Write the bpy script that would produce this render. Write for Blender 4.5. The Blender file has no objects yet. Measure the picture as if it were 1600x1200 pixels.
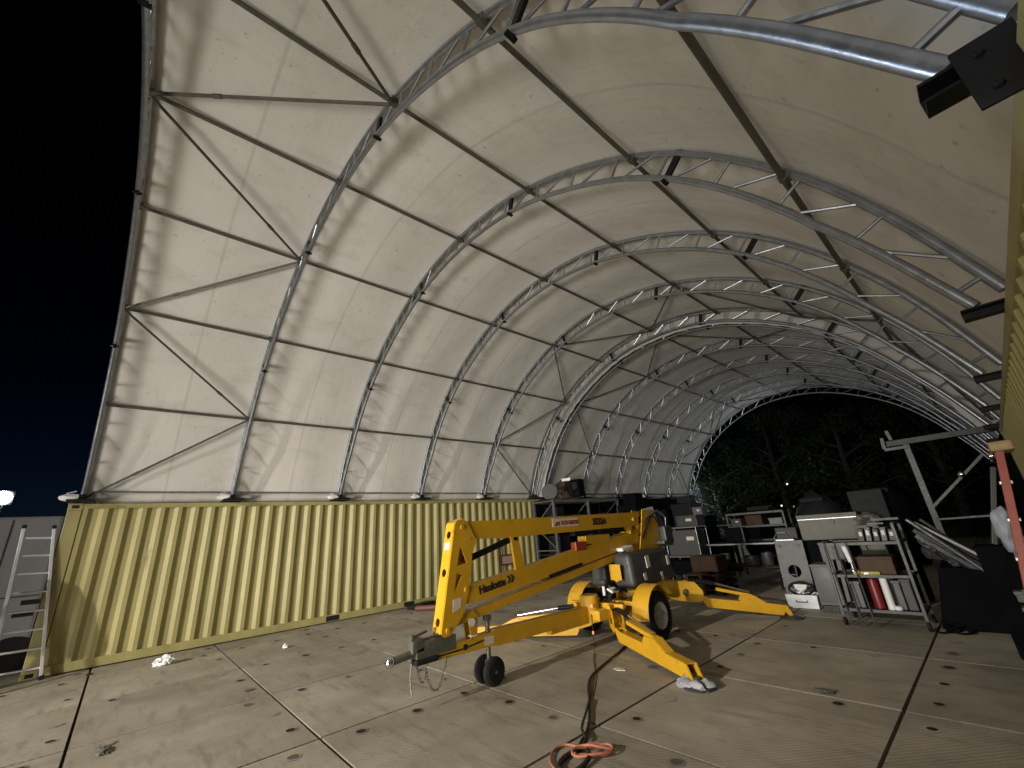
import bpy, bmesh, math, random
from mathutils import Vector, Matrix, noise
random.seed(7)
scene = bpy.context.scene
COL = scene.collection
V = Vector
R = math.radians

# ------------------------------------------------------------------ materials
MATS = {}
def mat(name, col, rough=0.6, metal=0.0, var=0.12, scale=6.0, bump=0.0, bscale=60.0, spots=None, rvar=0.1, trans=0.0, spec=0.5, stretch=None):
    m = bpy.data.materials.new(name); m.use_nodes = True
    nt = m.node_tree; N = nt.nodes; L = nt.links
    b = N['Principled BSDF']
    b.inputs['Metallic'].default_value = metal
    b.inputs['Specular IOR Level'].default_value = spec
    tc = N.new('ShaderNodeTexCoord')
    nz = N.new('ShaderNodeTexNoise'); nz.inputs['Scale'].default_value = scale; nz.inputs['Detail'].default_value = 7
    nz.inputs['Roughness'].default_value = 0.65
    vec = tc.outputs['Object']
    if stretch:
        mp0 = N.new('ShaderNodeMapping'); mp0.inputs['Scale'].default_value = stretch; L.new(vec, mp0.inputs['Vector']); vec = mp0.outputs['Vector']
    L.new(vec, nz.inputs['Vector'])
    rp = N.new('ShaderNodeValToRGB')
    rp.color_ramp.elements[0].position = 0.3; rp.color_ramp.elements[1].position = 0.7
    d = tuple(max(0, c*(1-var)) for c in col); l = tuple(min(1, c*(1+var)) for c in col)
    rp.color_ramp.elements[0].color = (*d, 1); rp.color_ramp.elements[1].color = (*l, 1)
    L.new(nz.outputs['Fac'], rp.inputs['Fac'])
    out = rp.outputs['Color']
    if spots:   # (colour, scale, threshold): patches of wear
        c2, s2, th = spots
        n2 = N.new('ShaderNodeTexNoise'); n2.inputs['Scale'].default_value = s2; n2.inputs['Detail'].default_value = 9
        n2.inputs['Roughness'].default_value = 0.7
        L.new(vec, n2.inputs['Vector'])
        r2 = N.new('ShaderNodeValToRGB'); r2.color_ramp.elements[0].position = th; r2.color_ramp.elements[1].position = min(1, th+0.1)
        L.new(n2.outputs['Fac'], r2.inputs['Fac'])
        mx = N.new('ShaderNodeMix'); mx.data_type = 'RGBA'
        L.new(r2.outputs['Color'], mx.inputs['Factor']); L.new(out, mx.inputs['A']); mx.inputs['B'].default_value = (*c2, 1)
        out = mx.outputs['Result']
    L.new(out, b.inputs['Base Color'])
    mr = N.new('ShaderNodeMapRange'); mr.inputs['To Min'].default_value = max(0.03, rough-rvar); mr.inputs['To Max'].default_value = min(1, rough+rvar)
    n3 = N.new('ShaderNodeTexNoise'); n3.inputs['Scale'].default_value = scale*2.3; n3.inputs['Detail'].default_value = 4
    L.new(tc.outputs['Object'], n3.inputs['Vector']); L.new(n3.outputs['Fac'], mr.inputs['Value']); L.new(mr.outputs['Result'], b.inputs['Roughness'])
    if bump:
        n4 = N.new('ShaderNodeTexNoise'); n4.inputs['Scale'].default_value = bscale; n4.inputs['Detail'].default_value = 5
        L.new(tc.outputs['Object'], n4.inputs['Vector'])
        bp = N.new('ShaderNodeBump'); bp.inputs['Strength'].default_value = bump; bp.inputs['Distance'].default_value = 0.02
        L.new(n4.outputs['Fac'], bp.inputs['Height']); L.new(bp.outputs['Normal'], b.inputs['Normal'])
    if trans:
        tr = N.new('ShaderNodeBsdfTranslucent'); tr.inputs['Color'].default_value = (*col, 1)
        ms = N.new('ShaderNodeMixShader'); ms.inputs['Fac'].default_value = trans
        L.new(b.outputs['BSDF'], ms.inputs[1]); L.new(tr.outputs['BSDF'], ms.inputs[2])
        L.new(ms.outputs['Shader'], N['Material Output'].inputs['Surface'])
    MATS[name] = m
    return m
def emit(name, col, strength):
    m = bpy.data.materials.new(name); m.use_nodes = True
    b = m.node_tree.nodes['Principled BSDF']
    b.inputs['Base Color'].default_value = (*col, 1)
    b.inputs['Emission Color'].default_value = (*col, 1); b.inputs['Emission Strength'].default_value = strength
    MATS[name] = m
    return m

mat('galvanised_steel', (0.33, 0.345, 0.37), 0.35, 0.88, 0.22, 9, 0.05, 40, rvar=0.14)
mat('dull_steel_tube', (0.10, 0.094, 0.072), 0.55, 0.35, 0.2, 6)
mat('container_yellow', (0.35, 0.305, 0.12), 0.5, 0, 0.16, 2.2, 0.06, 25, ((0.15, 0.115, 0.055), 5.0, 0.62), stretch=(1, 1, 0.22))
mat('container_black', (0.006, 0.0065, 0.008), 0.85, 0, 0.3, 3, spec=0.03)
mat('pale_board', (0.17, 0.17, 0.165), 0.5)
mat('lift_yellow', (0.57, 0.31, 0.013), 0.42, 0, 0.10, 4, 0.03, 40, ((0.26, 0.15, 0.035), 6.0, 0.60))
mat('black_steel', (0.012, 0.012, 0.013), 0.5, 0.2, 0.3, 8, spec=0.15)
mat('dark_void', (0.006, 0.006, 0.006), 0.8)
mat('rubber', (0.018, 0.017, 0.016), 0.8, 0, 0.3, 20, 0.2, 80, spec=0.15)
mat('rim_grey', (0.42, 0.39, 0.33), 0.55, 0.1, 0.2, 20)
mat('cover_plastic', (0.045, 0.044, 0.042), 0.5, 0, 0.2, 8)
mat('chrome', (0.75, 0.75, 0.76), 0.15, 1.0, 0.05, 8)
mat('grey_steel', (0.075, 0.075, 0.073), 0.5, 0.5, 0.2, 9)
mat('coupler_grey', (0.16, 0.16, 0.13), 0.45, 0.6, 0.25, 14)
mat('aluminium', (0.72, 0.73, 0.75), 0.38, 0.45, 0.08, 9)
mat('white_plastic', (0.72, 0.71, 0.69), 0.45, 0, 0.08, 9, 0.1, 30)
mat('pale_grey_paint', (0.095, 0.096, 0.093), 0.5, 0, 0.12, 5, spots=((0.18, 0.16, 0.13), 6, 0.66))
mat('mid_grey_paint', (0.045, 0.046, 0.044), 0.55, 0, 0.15, 5, spots=((0.07, 0.065, 0.06), 6, 0.64))
mat('dark_grey_paint', (0.013, 0.015, 0.016), 0.6, 0, 0.2, 5, spec=0.15)
mat('beige_paint', (0.10, 0.094, 0.075), 0.55, 0, 0.1, 4, spots=((0.17, 0.14, 0.10), 5, 0.66))
mat('cardboard', (0.085, 0.058, 0.04), 0.85, 0, 0.15, 7, spec=0.15)
mat('red_paint', (0.15, 0.008, 0.007), 0.4, 0, 0.15, 8)
mat('hose_brown', (0.16, 0.06, 0.04), 0.6)
mat('red_fibreglass', (0.40, 0.085, 0.05), 0.5, 0, 0.12, 7)
mat('tan_plastic', (0.42, 0.30, 0.12), 0.5)
mat('sign_white', (0.62, 0.56, 0.47), 0.5, 0, 0.05, 9)
mat('sign_red', (0.30, 0.045, 0.01), 0.5)
mat('letter_black', (0.02, 0.015, 0.012), 0.5)
mat('pink_panel', (0.42, 0.26, 0.19), 0.7)
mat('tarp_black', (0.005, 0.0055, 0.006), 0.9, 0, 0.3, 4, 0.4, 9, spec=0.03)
mat('flap_fabric', (0.42, 0.405, 0.37), 0.6, 0, 0.12, 3, 0.1, 10)
mat('tarp_canvas', (0.10, 0.095, 0.07), 0.9, 0, 0.2, 6, 0.3, 30)
mat('tarp_blue_white', (0.45, 0.50, 0.56), 0.5, 0, 0.15, 5, 0.4, 12)
mat('cord_orange', (0.36, 0.13, 0.075), 0.6)
mat('cord_black', (0.02, 0.013, 0.01), 0.55)
mat('olive_level', (0.35, 0.29, 0.03), 0.5)
mat('wood_brown', (0.055, 0.032, 0.02), 0.75, 0, 0.25, 9, spec=0.15)
mat('bark', (0.022, 0.017, 0.013), 0.9, 0, 0.3, 9, 0.5, 20)
mat('leaf', (0.022, 0.037, 0.009), 0.65, 0, 0.45, 1.2, trans=0.25)
mat('soil', (0.09, 0.08, 0.065), 0.95, 0, 0.25, 0.7, 0.3, 12)
mat('grey_panel', (0.30, 0.30, 0.32), 0.55, 0, 0.08, 3, 0.05, 15, ((0.17, 0.16, 0.15), 3, 0.66))
mat('render_wall', (0.45, 0.47, 0.48), 0.8, 0, 0.1, 3)
emit('lamp_face', (0.72, 0.85, 1.0), 260)
emit('street_lamp_glow', (0.80, 0.88, 0.72), 1.6)
emit('orange_led', (1.0, 0.25, 0.08), 0.9)

# tent fabric: white PVC gone cream, with grubby streaks and soft wrinkles
def fabric_material():
    m = mat('tent_fabric', (0.76, 0.73, 0.665), 0.55, 0, 0.04, 0.7, 0, 1, trans=0.12)
    nt = m.node_tree; N = nt.nodes; L = nt.links; b = N['Principled BSDF']
    tc = [n for n in N if n.type == 'TEX_COORD'][0]
    src = b.inputs['Base Color'].links[0].from_socket
    mp = N.new('ShaderNodeMapping'); mp.inputs['Scale'].default_value = (1.0, 0.5, 1.0); L.new(tc.outputs['Object'], mp.inputs['Vector'])
    n1 = N.new('ShaderNodeTexNoise'); n1.inputs['Scale'].default_value = 2.6; n1.inputs['Detail'].default_value = 10; n1.inputs['Roughness'].default_value = 0.72
    L.new(mp.outputs['Vector'], n1.inputs['Vector'])
    r1 = N.new('ShaderNodeValToRGB'); r1.color_ramp.elements[0].position = 0.52; r1.color_ramp.elements[1].position = 0.78
    r1.color_ramp.elements[1].color = (0.55, 0.55, 0.55, 1)
    L.new(n1.outputs['Fac'], r1.inputs['Fac'])
    mx = N.new('ShaderNodeMix'); mx.data_type = 'RGBA'; mx.inputs['B'].default_value = (0.46, 0.43, 0.37, 1)
    L.new(r1.outputs['Color'], mx.inputs['Factor']); L.new(src, mx.inputs['A']); L.new(mx.outputs['Result'], b.inputs['Base Color'])
    # flecks of mould
    n2 = N.new('ShaderNodeTexNoise'); n2.inputs['Scale'].default_value = 14; n2.inputs['Detail'].default_value = 6
    L.new(tc.outputs['Object'], n2.inputs['Vector'])
    r2 = N.new('ShaderNodeValToRGB'); r2.color_ramp.elements[0].position = 0.66; r2.color_ramp.elements[1].position = 0.74
    r2.color_ramp.elements[1].color = (0.5, 0.5, 0.5, 1)
    L.new(n2.outputs['Fac'], r2.inputs['Fac'])
    mx2 = N.new('ShaderNodeMix'); mx2.data_type = 'RGBA'; mx2.inputs['B'].default_value = (0.28, 0.25, 0.2, 1)
    L.new(r2.outputs['Color'], mx2.inputs['Factor']); L.new(mx.outputs['Result'], mx2.inputs['A'])
    # welded seams half way between the arches
    sx = N.new('ShaderNodeSeparateXYZ'); L.new(tc.outputs['Object'], sx.inputs['Vector'])
    m1 = N.new('ShaderNodeMath'); m1.operation = 'MULTIPLY_ADD'; m1.inputs[1].default_value = 1/2.198; m1.inputs[2].default_value = 20.5; L.new(sx.outputs['Y'], m1.inputs[0])
    m2 = N.new('ShaderNodeMath'); m2.operation = 'FRACT'; L.new(m1.outputs['Value'], m2.inputs[0])
    m3 = N.new('ShaderNodeMath'); m3.operation = 'COMPARE'; m3.inputs[1].default_value = 0.5; m3.inputs[2].default_value = 0.009; L.new(m2.outputs['Value'], m3.inputs[0])
    m4 = N.new('ShaderNodeMath'); m4.operation = 'MULTIPLY'; m4.inputs[1].default_value = 0.22; L.new(m3.outputs['Value'], m4.inputs[0])
    mx3 = N.new('ShaderNodeMix'); mx3.data_type = 'RGBA'; mx3.inputs['B'].default_value = (0.30, 0.28, 0.24, 1)
    L.new(m4.outputs['Value'], mx3.inputs['Factor']); L.new(mx2.outputs['Result'], mx3.inputs['A']); L.new(mx3.outputs['Result'], b.inputs['Base Color'])
    n3 = N.new('ShaderNodeTexNoise'); n3.inputs['Scale'].default_value = 1.7; n3.inputs['Detail'].default_value = 4
    L.new(tc.outputs['Object'], n3.inputs['Vector'])
    bp = N.new('ShaderNodeBump'); bp.inputs['Strength'].default_value = 0.3; bp.inputs['Distance'].default_value = 0.05
    L.new(n3.outputs['Fac'], bp.inputs['Height'])
    mp3 = N.new('ShaderNodeMapping'); mp3.inputs['Scale'].default_value = (0.35, 3.2, 0.35); mp3.inputs['Rotation'].default_value = (0.25, 0, 0); L.new(tc.outputs['Object'], mp3.inputs['Vector'])
    n6 = N.new('ShaderNodeTexNoise'); n6.inputs['Scale'].default_value = 2.0; n6.inputs['Detail'].default_value = 6; n6.inputs['Distortion'].default_value = 0.6
    L.new(mp3.outputs['Vector'], n6.inputs['Vector'])
    bp2 = N.new('ShaderNodeBump'); bp2.inputs['Strength'].default_value = 0.11; bp2.inputs['Distance'].default_value = 0.04
    L.new(n6.outputs['Fac'], bp2.inputs['Height']); L.new(bp.outputs['Normal'], bp2.inputs['Normal']); L.new(bp2.outputs['Normal'], b.inputs['Normal'])
fabric_material()

# composite access mats: ribbed tan panels, worn and stained
def mat_panels():
    m = mat('access_mat', (0.385, 0.345, 0.27), 0.72, 0, 0.13, 2.2, 0, 1, ((0.15, 0.128, 0.095), 0.55, 0.60), spec=0.3)
    nt = m.node_tree; N = nt.nodes; L = nt.links; b = N['Principled BSDF']
    tc = [n for n in N if n.type == 'TEX_COORD'][0]
    src = b.inputs['Base Color'].links[0].from_socket
    # every panel a slightly different tone
    at = N.new('ShaderNodeAttribute'); at.attribute_name = 'tone'
    hs = N.new('ShaderNodeHueSaturation'); L.new(src, hs.inputs['Color'])
    L.new(at.outputs['Fac'], hs.inputs['Value'])
    # long scuffs
    mp = N.new('ShaderNodeMapping'); mp.inputs['Scale'].default_value = (0.9, 5.0, 1); mp.inputs['Rotation'].default_value = (0, 0, 0.25)
    L.new(tc.outputs['Object'], mp.inputs['Vector'])
    n1 = N.new('ShaderNodeTexNoise'); n1.inputs['Scale'].default_value = 1.6; n1.inputs['Detail'].default_value = 8; n1.inputs['Roughness'].default_value = 0.7
    L.new(mp.outputs['Vector'], n1.inputs['Vector'])
    r1 = N.new('ShaderNodeValToRGB'); r1.color_ramp.elements[0].position = 0.52; r1.color_ramp.elements[1].position = 0.68
    r1.color_ramp.elements[1].color = (0.5, 0.5, 0.5, 1)
    L.new(n1.outputs['Fac'], r1.inputs['Fac'])
    mx = N.new('ShaderNodeMix'); mx.data_type = 'RGBA'; mx.inputs['B'].default_value = (0.14, 0.12, 0.09, 1)
    L.new(r1.outputs['Color'], mx.inputs['Factor']); L.new(hs.outputs['Color'], mx.inputs['A'])
    n8 = N.new('ShaderNodeTexNoise'); n8.inputs['Scale'].default_value = 0.9; n8.inputs['Detail'].default_value = 9; n8.inputs['Roughness'].default_value = 0.6
    L.new(tc.outputs['Object'], n8.inputs['Vector'])
    r8 = N.new('ShaderNodeValToRGB'); r8.color_ramp.elements[0].position = 0.32; r8.color_ramp.elements[0].color = (0.62, 0.61, 0.58, 1); r8.color_ramp.elements[1].position = 0.62
    L.new(n8.outputs['Fac'], r8.inputs['Fac'])
    mx8 = N.new('ShaderNodeMix'); mx8.data_type = 'RGBA'; mx8.blend_type = 'MULTIPLY'; mx8.inputs['Factor'].default_value = 0.85
    L.new(mx.outputs['Result'], mx8.inputs['A']); L.new(r8.outputs['Color'], mx8.inputs['B']); mx = mx8
    # anti-slip ribs, partly worn away
    wv = N.new('ShaderNodeTexWave'); wv.wave_type = 'BANDS'; wv.bands_direction = 'X'; wv.inputs['Scale'].default_value = 9.0
    wv.inputs['Distortion'].default_value = 0.6; wv.inputs['Detail'].default_value = 2
    mp2 = N.new('ShaderNodeMapping'); mp2.inputs['Rotation'].default_value = (0, 0, R(40)); L.new(tc.outputs['Object'], mp2.inputs['Vector'])
    L.new(mp2.outputs['Vector'], wv.inputs['Vector'])
    n5 = N.new('ShaderNodeTexNoise'); n5.inputs['Scale'].default_value = 90; n5.inputs['Detail'].default_value = 3
    L.new(tc.outputs['Object'], n5.inputs['Vector'])
    ad = N.new('ShaderNodeMath'); ad.operation = 'MULTIPLY_ADD'; ad.inputs[1].default_value = 0.6
    L.new(wv.outputs['Fac'], ad.inputs[0]); L.new(n5.outputs['Fac'], ad.inputs[2])
    mx2 = N.new('ShaderNodeMix'); mx2.data_type = 'RGBA'; mx2.blend_type = 'MULTIPLY'; mx2.inputs['Factor'].default_value = 0.30
    rr = N.new('ShaderNodeValToRGB'); rr.color_ramp.elements[0].position = 0.3; rr.color_ramp.elements[0].color = (0.45, 0.45, 0.45, 1); rr.color_ramp.elements[1].position = 0.9
    L.new(ad.outputs['Value'], rr.inputs['Fac'])
    L.new(mx.outputs['Result'], mx2.inputs['A']); L.new(rr.outputs['Color'], mx2.inputs['B'])
    L.new(mx2.outputs['Result'], b.inputs['Base Color'])
    bp = N.new('ShaderNodeBump'); bp.inputs['Strength'].default_value = 0.35; bp.inputs['Distance'].default_value = 0.006
    L.new(ad.outputs['Value'], bp.inputs['Height']); L.new(bp.outputs['Normal'], b.inputs['Normal'])
mat_panels()

# ------------------------------------------------------------------ mesh builder
ORG = {}
class MB:
    def __init__(s): s.v = []; s.f = []; s.m = []; s.sm = []
    def add(s, vs, fs, mi=0, smooth=False):
        o = len(s.v); s.v += [V(p) for p in vs]
        for f in fs: s.f.append(tuple(i+o for i in f)); s.m.append(mi); s.sm.append(smooth)
        return s
    def box(s, c, d, rot=None, mi=0, bev=0.0):
        x, y, z = d[0]/2, d[1]/2, d[2]/2
        if bev > 0 and min(x, y, z) > bev*1.2:
            bm = bmesh.new(); bmesh.ops.create_cube(bm, size=1, matrix=Matrix.Diagonal((*d, 1)))
            bmesh.ops.bevel(bm, geom=bm.edges[:], offset=bev, segments=2, affect='EDGES', profile=0.6)
            bm.verts.index_update(); vs = [v.co.copy() for v in bm.verts]; fs = [[v.index for v in f.verts] for f in bm.faces]; bm.free()
        else:
            vs = [V((sx*x, sy*y, sz*z)) for sx in (-1, 1) for sy in (-1, 1) for sz in (-1, 1)]
            fs = [(0,1,3,2), (4,6,7,5), (0,4,5,1), (2,3,7,6), (0,2,6,4), (1,5,7,3)]
        if rot is not None: vs = [rot @ p for p in vs]
        return s.add([p+V(c) for p in vs], fs, mi)
    def bar(s, a, b, w, h=None, mi=0, up=(0, 0, 1), bev=0.0):        # rectangular bar from a to b
        a, b = V(a), V(b); h = h or w; d = (b-a); L = d.length; y = d/L; u = V(up)
        if abs(u.dot(y)) > 0.98: u = V((1, 0, 0))
        x = y.cross(u).normalized(); z = x.cross(y)
        return s.box((a+b)/2, (w, L, h), Matrix((x, y, z)).transposed(), mi, bev)
    def tube(s, pts, r, n=10, mi=0, closed=False, cap=True):
        pts = [V(p) for p in pts]; k = len(pts); rs = r if isinstance(r, (list, tuple)) else [r]*k
        def tan(i):
            if closed: return (pts[(i+1) % k]-pts[i-1]).normalized()
            return (pts[min(i+1, k-1)]-pts[max(i-1, 0)]).normalized()
        t = tan(0); u = t.orthogonal().normalized(); vs = []
        for i in range(k):
            t2 = tan(i); u = t.rotation_difference(t2) @ u; u = (u-t2*u.dot(t2)).normalized(); t = t2; w = t.cross(u)
            vs += [pts[i]+(u*math.cos(2*math.pi*j/n)+w*math.sin(2*math.pi*j/n))*rs[i] for j in range(n)]
        fs = []
        for i in range(k if closed else k-1):
            for j in range(n): fs.append((i*n+j, i*n+(j+1) % n, ((i+1) % k)*n+(j+1) % n, ((i+1) % k)*n+j))
        s.add(vs, fs, mi, True)
        if cap and not closed:
            o = len(s.v)-len(vs)
            s.f.append(tuple(o+j for j in range(n))[::-1]); s.m.append(mi); s.sm.append(False)
            s.f.append(tuple(o+(k-1)*n+j for j in range(n))); s.m.append(mi); s.sm.append(False)
        return s
    def rod(s, a, b, r, n=12, mi=0): return s.tube([a, b], r, n, mi)
    def prism(s, poly, fn, t0, t1, mi=0):                            # poly in 2-D, fn(a, b, t) -> 3-D point
        n = len(poly)
        vs = [fn(a, b, t0) for a, b in poly]+[fn(a, b, t1) for a, b in poly]
        fs = [tuple(range(n))[::-1], tuple(range(n, 2*n))]+[(i, (i+1) % n, n+(i+1) % n, n+i) for i in range(n)]
        return s.add(vs, fs, mi)
    def lathe(s, prof, c, axis=(0, 0, 1), n=28, mi=0, smooth=True, caps=True):  # prof: (radius, height)
        ax = V(axis).normalized(); u = ax.orthogonal().normalized(); w = ax.cross(u); c = V(c); k = len(prof)
        vs = [c+ax*h+(u*math.cos(2*math.pi*j/n)+w*math.sin(2*math.pi*j/n))*r for r, h in prof for j in range(n)]
        fs = [(i*n+j, i*n+(j+1) % n, (i+1)*n+(j+1) % n, (i+1)*n+j) for i in range(k-1) for j in range(n)]
        if caps: fs += [tuple(range(n))[::-1], tuple((k-1)*n+j for j in range(n))]
        return s.add(vs, fs, mi, smooth)
    def grid(s, P, mi=0, smooth=True, flip=False):                   # P[i][j] points
        a, b = len(P), len(P[0]); vs = [p for row in P for p in row]
        fs = [(i*b+j, i*b+j+1, (i+1)*b+j+1, (i+1)*b+j) for i in range(a-1) for j in range(b-1)]
        if flip: fs = [f[::-1] for f in fs]
        return s.add(vs, fs, mi, smooth)
    def lump(s, c, d, amp=0.25, fr=2.0, seed=0, mi=0, sub=3, squash=None):
        bm = bmesh.new(); bmesh.ops.create_icosphere(bm, subdivisions=sub, radius=1); vs = []
        for v in bm.verts:
            p = v.co.copy(); k = 1+amp*noise.fractal(p*fr+V((seed*3.1, seed*1.7, seed)), 1, 2, 4)
            p = V((p.x*d[0]*k, p.y*d[1]*k, p.z*d[2]*k))
            if squash is not None: p.z = max(p.z, squash)
            vs.append(p+V(c))
        bm.verts.index_update(); fs = [[v.index for v in f.verts] for f in bm.faces]; bm.free()
        return s.add(vs, fs, mi, True)
    def build(s, name, mats, parent=None, kind=None):
        o3 = ORG.get(parent, V((0, 0, 0))) if parent else V((0, 0, 0))
        me = bpy.data.meshes.new(name); me.from_pydata([tuple(p-o3) for p in s.v], [], s.f)
        if isinstance(mats, str): mats = [mats]
        for m in mats: me.materials.append(MATS[m])
        me.polygons.foreach_set('material_index', s.m); me.polygons.foreach_set('use_smooth', s.sm)
        me.update()
        if any(s.sm): me.set_sharp_from_angle(angle=R(42))
        o = bpy.data.objects.new(name, me); COL.objects.link(o)
        if parent: o.parent = parent; ORG[o] = o3
        else: ORG[o] = V((0, 0, 0))
        if kind: o['kind'] = kind
        return o
def tag(o, label, cat, group=None, kind=None):
    o['label'] = label; o['category'] = cat
    if group: o['group'] = group
    if kind: o['kind'] = kind
    return o
def thing(name, loc, label, cat, group=None):
    o = bpy.data.objects.new(name, None); COL.objects.link(o); o.location = loc; o.empty_display_size = 0.2
    ORG[o] = V(loc)
    return tag(o, label, cat, group)
def copy_tree(o, parent=None):
    c = o.copy(); COL.objects.link(c); ORG[c] = ORG[o]
    if parent: c.parent = parent
    for ch in list(o.children): copy_tree(ch, c)
    return c
def plate(outer, holes, fn, t):
    """flat plate with real holes: 2-D outlines filled as a curve, then mapped by fn(a, b, t)"""
    cu = bpy.data.curves.new('outline', 'CURVE'); cu.dimensions = '2D'; cu.fill_mode = 'BOTH'; cu.extrude = t/2
    for poly in [outer]+holes:
        sp = cu.splines.new('POLY'); sp.points.add(len(poly)-1); sp.use_cyclic_u = True
        for p, (a, b) in zip(sp.points, poly): p.co = (a, b, 0, 1)
    ob = bpy.data.objects.new('outline', cu); me = bpy.data.meshes.new_from_object(ob)
    vs = [fn(v.co.x, v.co.y, v.co.z) for v in me.vertices]; fs = [tuple(p.vertices) for p in me.polygons]
    bpy.data.objects.remove(ob); bpy.data.meshes.remove(me); bpy.data.curves.remove(cu)
    return vs, fs
def circle(c, r, n=18, sy=1.0): return [(c[0]+r*math.cos(2*math.pi*i/n), c[1]+r*sy*math.sin(2*math.pi*i/n)) for i in range(n)]
def lettering(text, size, fn, bold=0.0):
    cu = bpy.data.curves.new('text', 'FONT'); cu.body = text; cu.size = size; cu.extrude = 0.002; cu.align_x = 'LEFT'; cu.offset = bold
    cu.resolution_u = 3
    ob = bpy.data.objects.new('text', cu); me = bpy.data.meshes.new_from_object(ob)
    vs = [fn(v.co.x, v.co.y, v.co.z) for v in me.vertices]; fs = [tuple(p.vertices) for p in me.polygons]
    bpy.data.objects.remove(ob); bpy.data.meshes.remove(me); bpy.data.curves.remove(cu)
    return vs, fs

# ------------------------------------------------------------------ ground and access mats
XC, YC = -10.446, 0.365          # inner faces of the left and right containers
def build_ground():
    g = MB(); n = 40
    g.grid([[V((-160+320*i/n, -90+320*j/n, -0.09+0.02*noise.noise(V((i*.7, j*.7, 0))))) for j in range(n+1)] for i in range(n+1)], flip=True)
    g.build('ground', 'soil', kind='structure')
    PX, PY, gap = 1.75, 1.65, 0.013
    vs, fs, tone, mi = [], [], [], []
    def quad(p, t, k=0):
        o = len(vs); vs.extend(p); fs.append(tuple(range(o, o+len(p)))); tone.append(t); mi.append(k)
    for ix in range(-7, 4):
        for iy in range(-4, 15):
            x0 = -1.0+ix*PX+gap; x1 = -1.0+(ix+1)*PX-gap; y0 = 1.55+iy*PY+gap; y1 = 1.55+(iy+1)*PY-gap
            t = random.uniform(0.86, 1.1)
            dz = [random.uniform(-0.004, 0.004) for _ in range(4)]
            c = [V((x0, y0, dz[0])), V((x1, y0, dz[1])), V((x1, y1, dz[2])), V((x0, y1, dz[3]))]
            def P(a, b, h=0.0):
                return V((x0+(x1-x0)*a, y0+(y1-y0)*b, (dz[0]*(1-a)+dz[1]*a)*(1-b)+(dz[3]*(1-a)+dz[2]*a)*b+h))
            k = 8
            for i in range(k):
                for j in range(k): quad([P(i/k, j/k), P((i+1)/k, j/k), P((i+1)/k, (j+1)/k), P(i/k, (j+1)/k)], t)
            for p, q in ((0, 1), (1, 2), (2, 3), (3, 0)): quad([c[q], c[p], c[p]-V((0, 0, .08)), c[q]-V((0, 0, .08))], t*0.8)
            # connector sockets round the rim of the mat: a pale collar and a dark well
            hp = [(0.17, y0+0.27+0.55*a) for a in range(3)]+[(PX-0.17 if 0 else 0.17+0.58*a, y1-0.12) for a in (1, 2)]
            for hx, hy in hp:
                if random.random() < 0.24: continue
                cx, cy = x0+hx, min(hy, y1-0.12); h0 = P((cx-x0)/(x1-x0), (cy-y0)/(y1-y0)).z
                r = random.uniform(0.030, 0.046); kind = random.random()
                ring = [V((cx+(r+0.022)*math.cos(a*math.pi/8), cy+(r+0.022)*math.sin(a*math.pi/8), h0+0.004)) for a in range(16)]
                quad(ring, t*random.uniform(0.62, 1.12))
                quad([V((cx+r*math.cos(a*math.pi/8)+0.004, cy+r*math.sin(a*math.pi/8), h0+0.008)) for a in range(16)], t, 1 if kind < 0.5 else (2 if kind < 0.75 else 0))
    me = bpy.data.meshes.new('pavement'); me.from_pydata([tuple(p) for p in vs], [], fs)
    for m in ('access_mat', 'dark_void', 'soil'): me.materials.append(MATS[m])
    me.polygons.foreach_set('material_index', mi)
    a = me.attributes.new('tone', 'FLOAT', 'FACE'); a.data.foreach_set('value', tone)
    o = bpy.data.objects.new('pavement', me); COL.objects.link(o); o['kind'] = 'structure'
build_ground()

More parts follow.
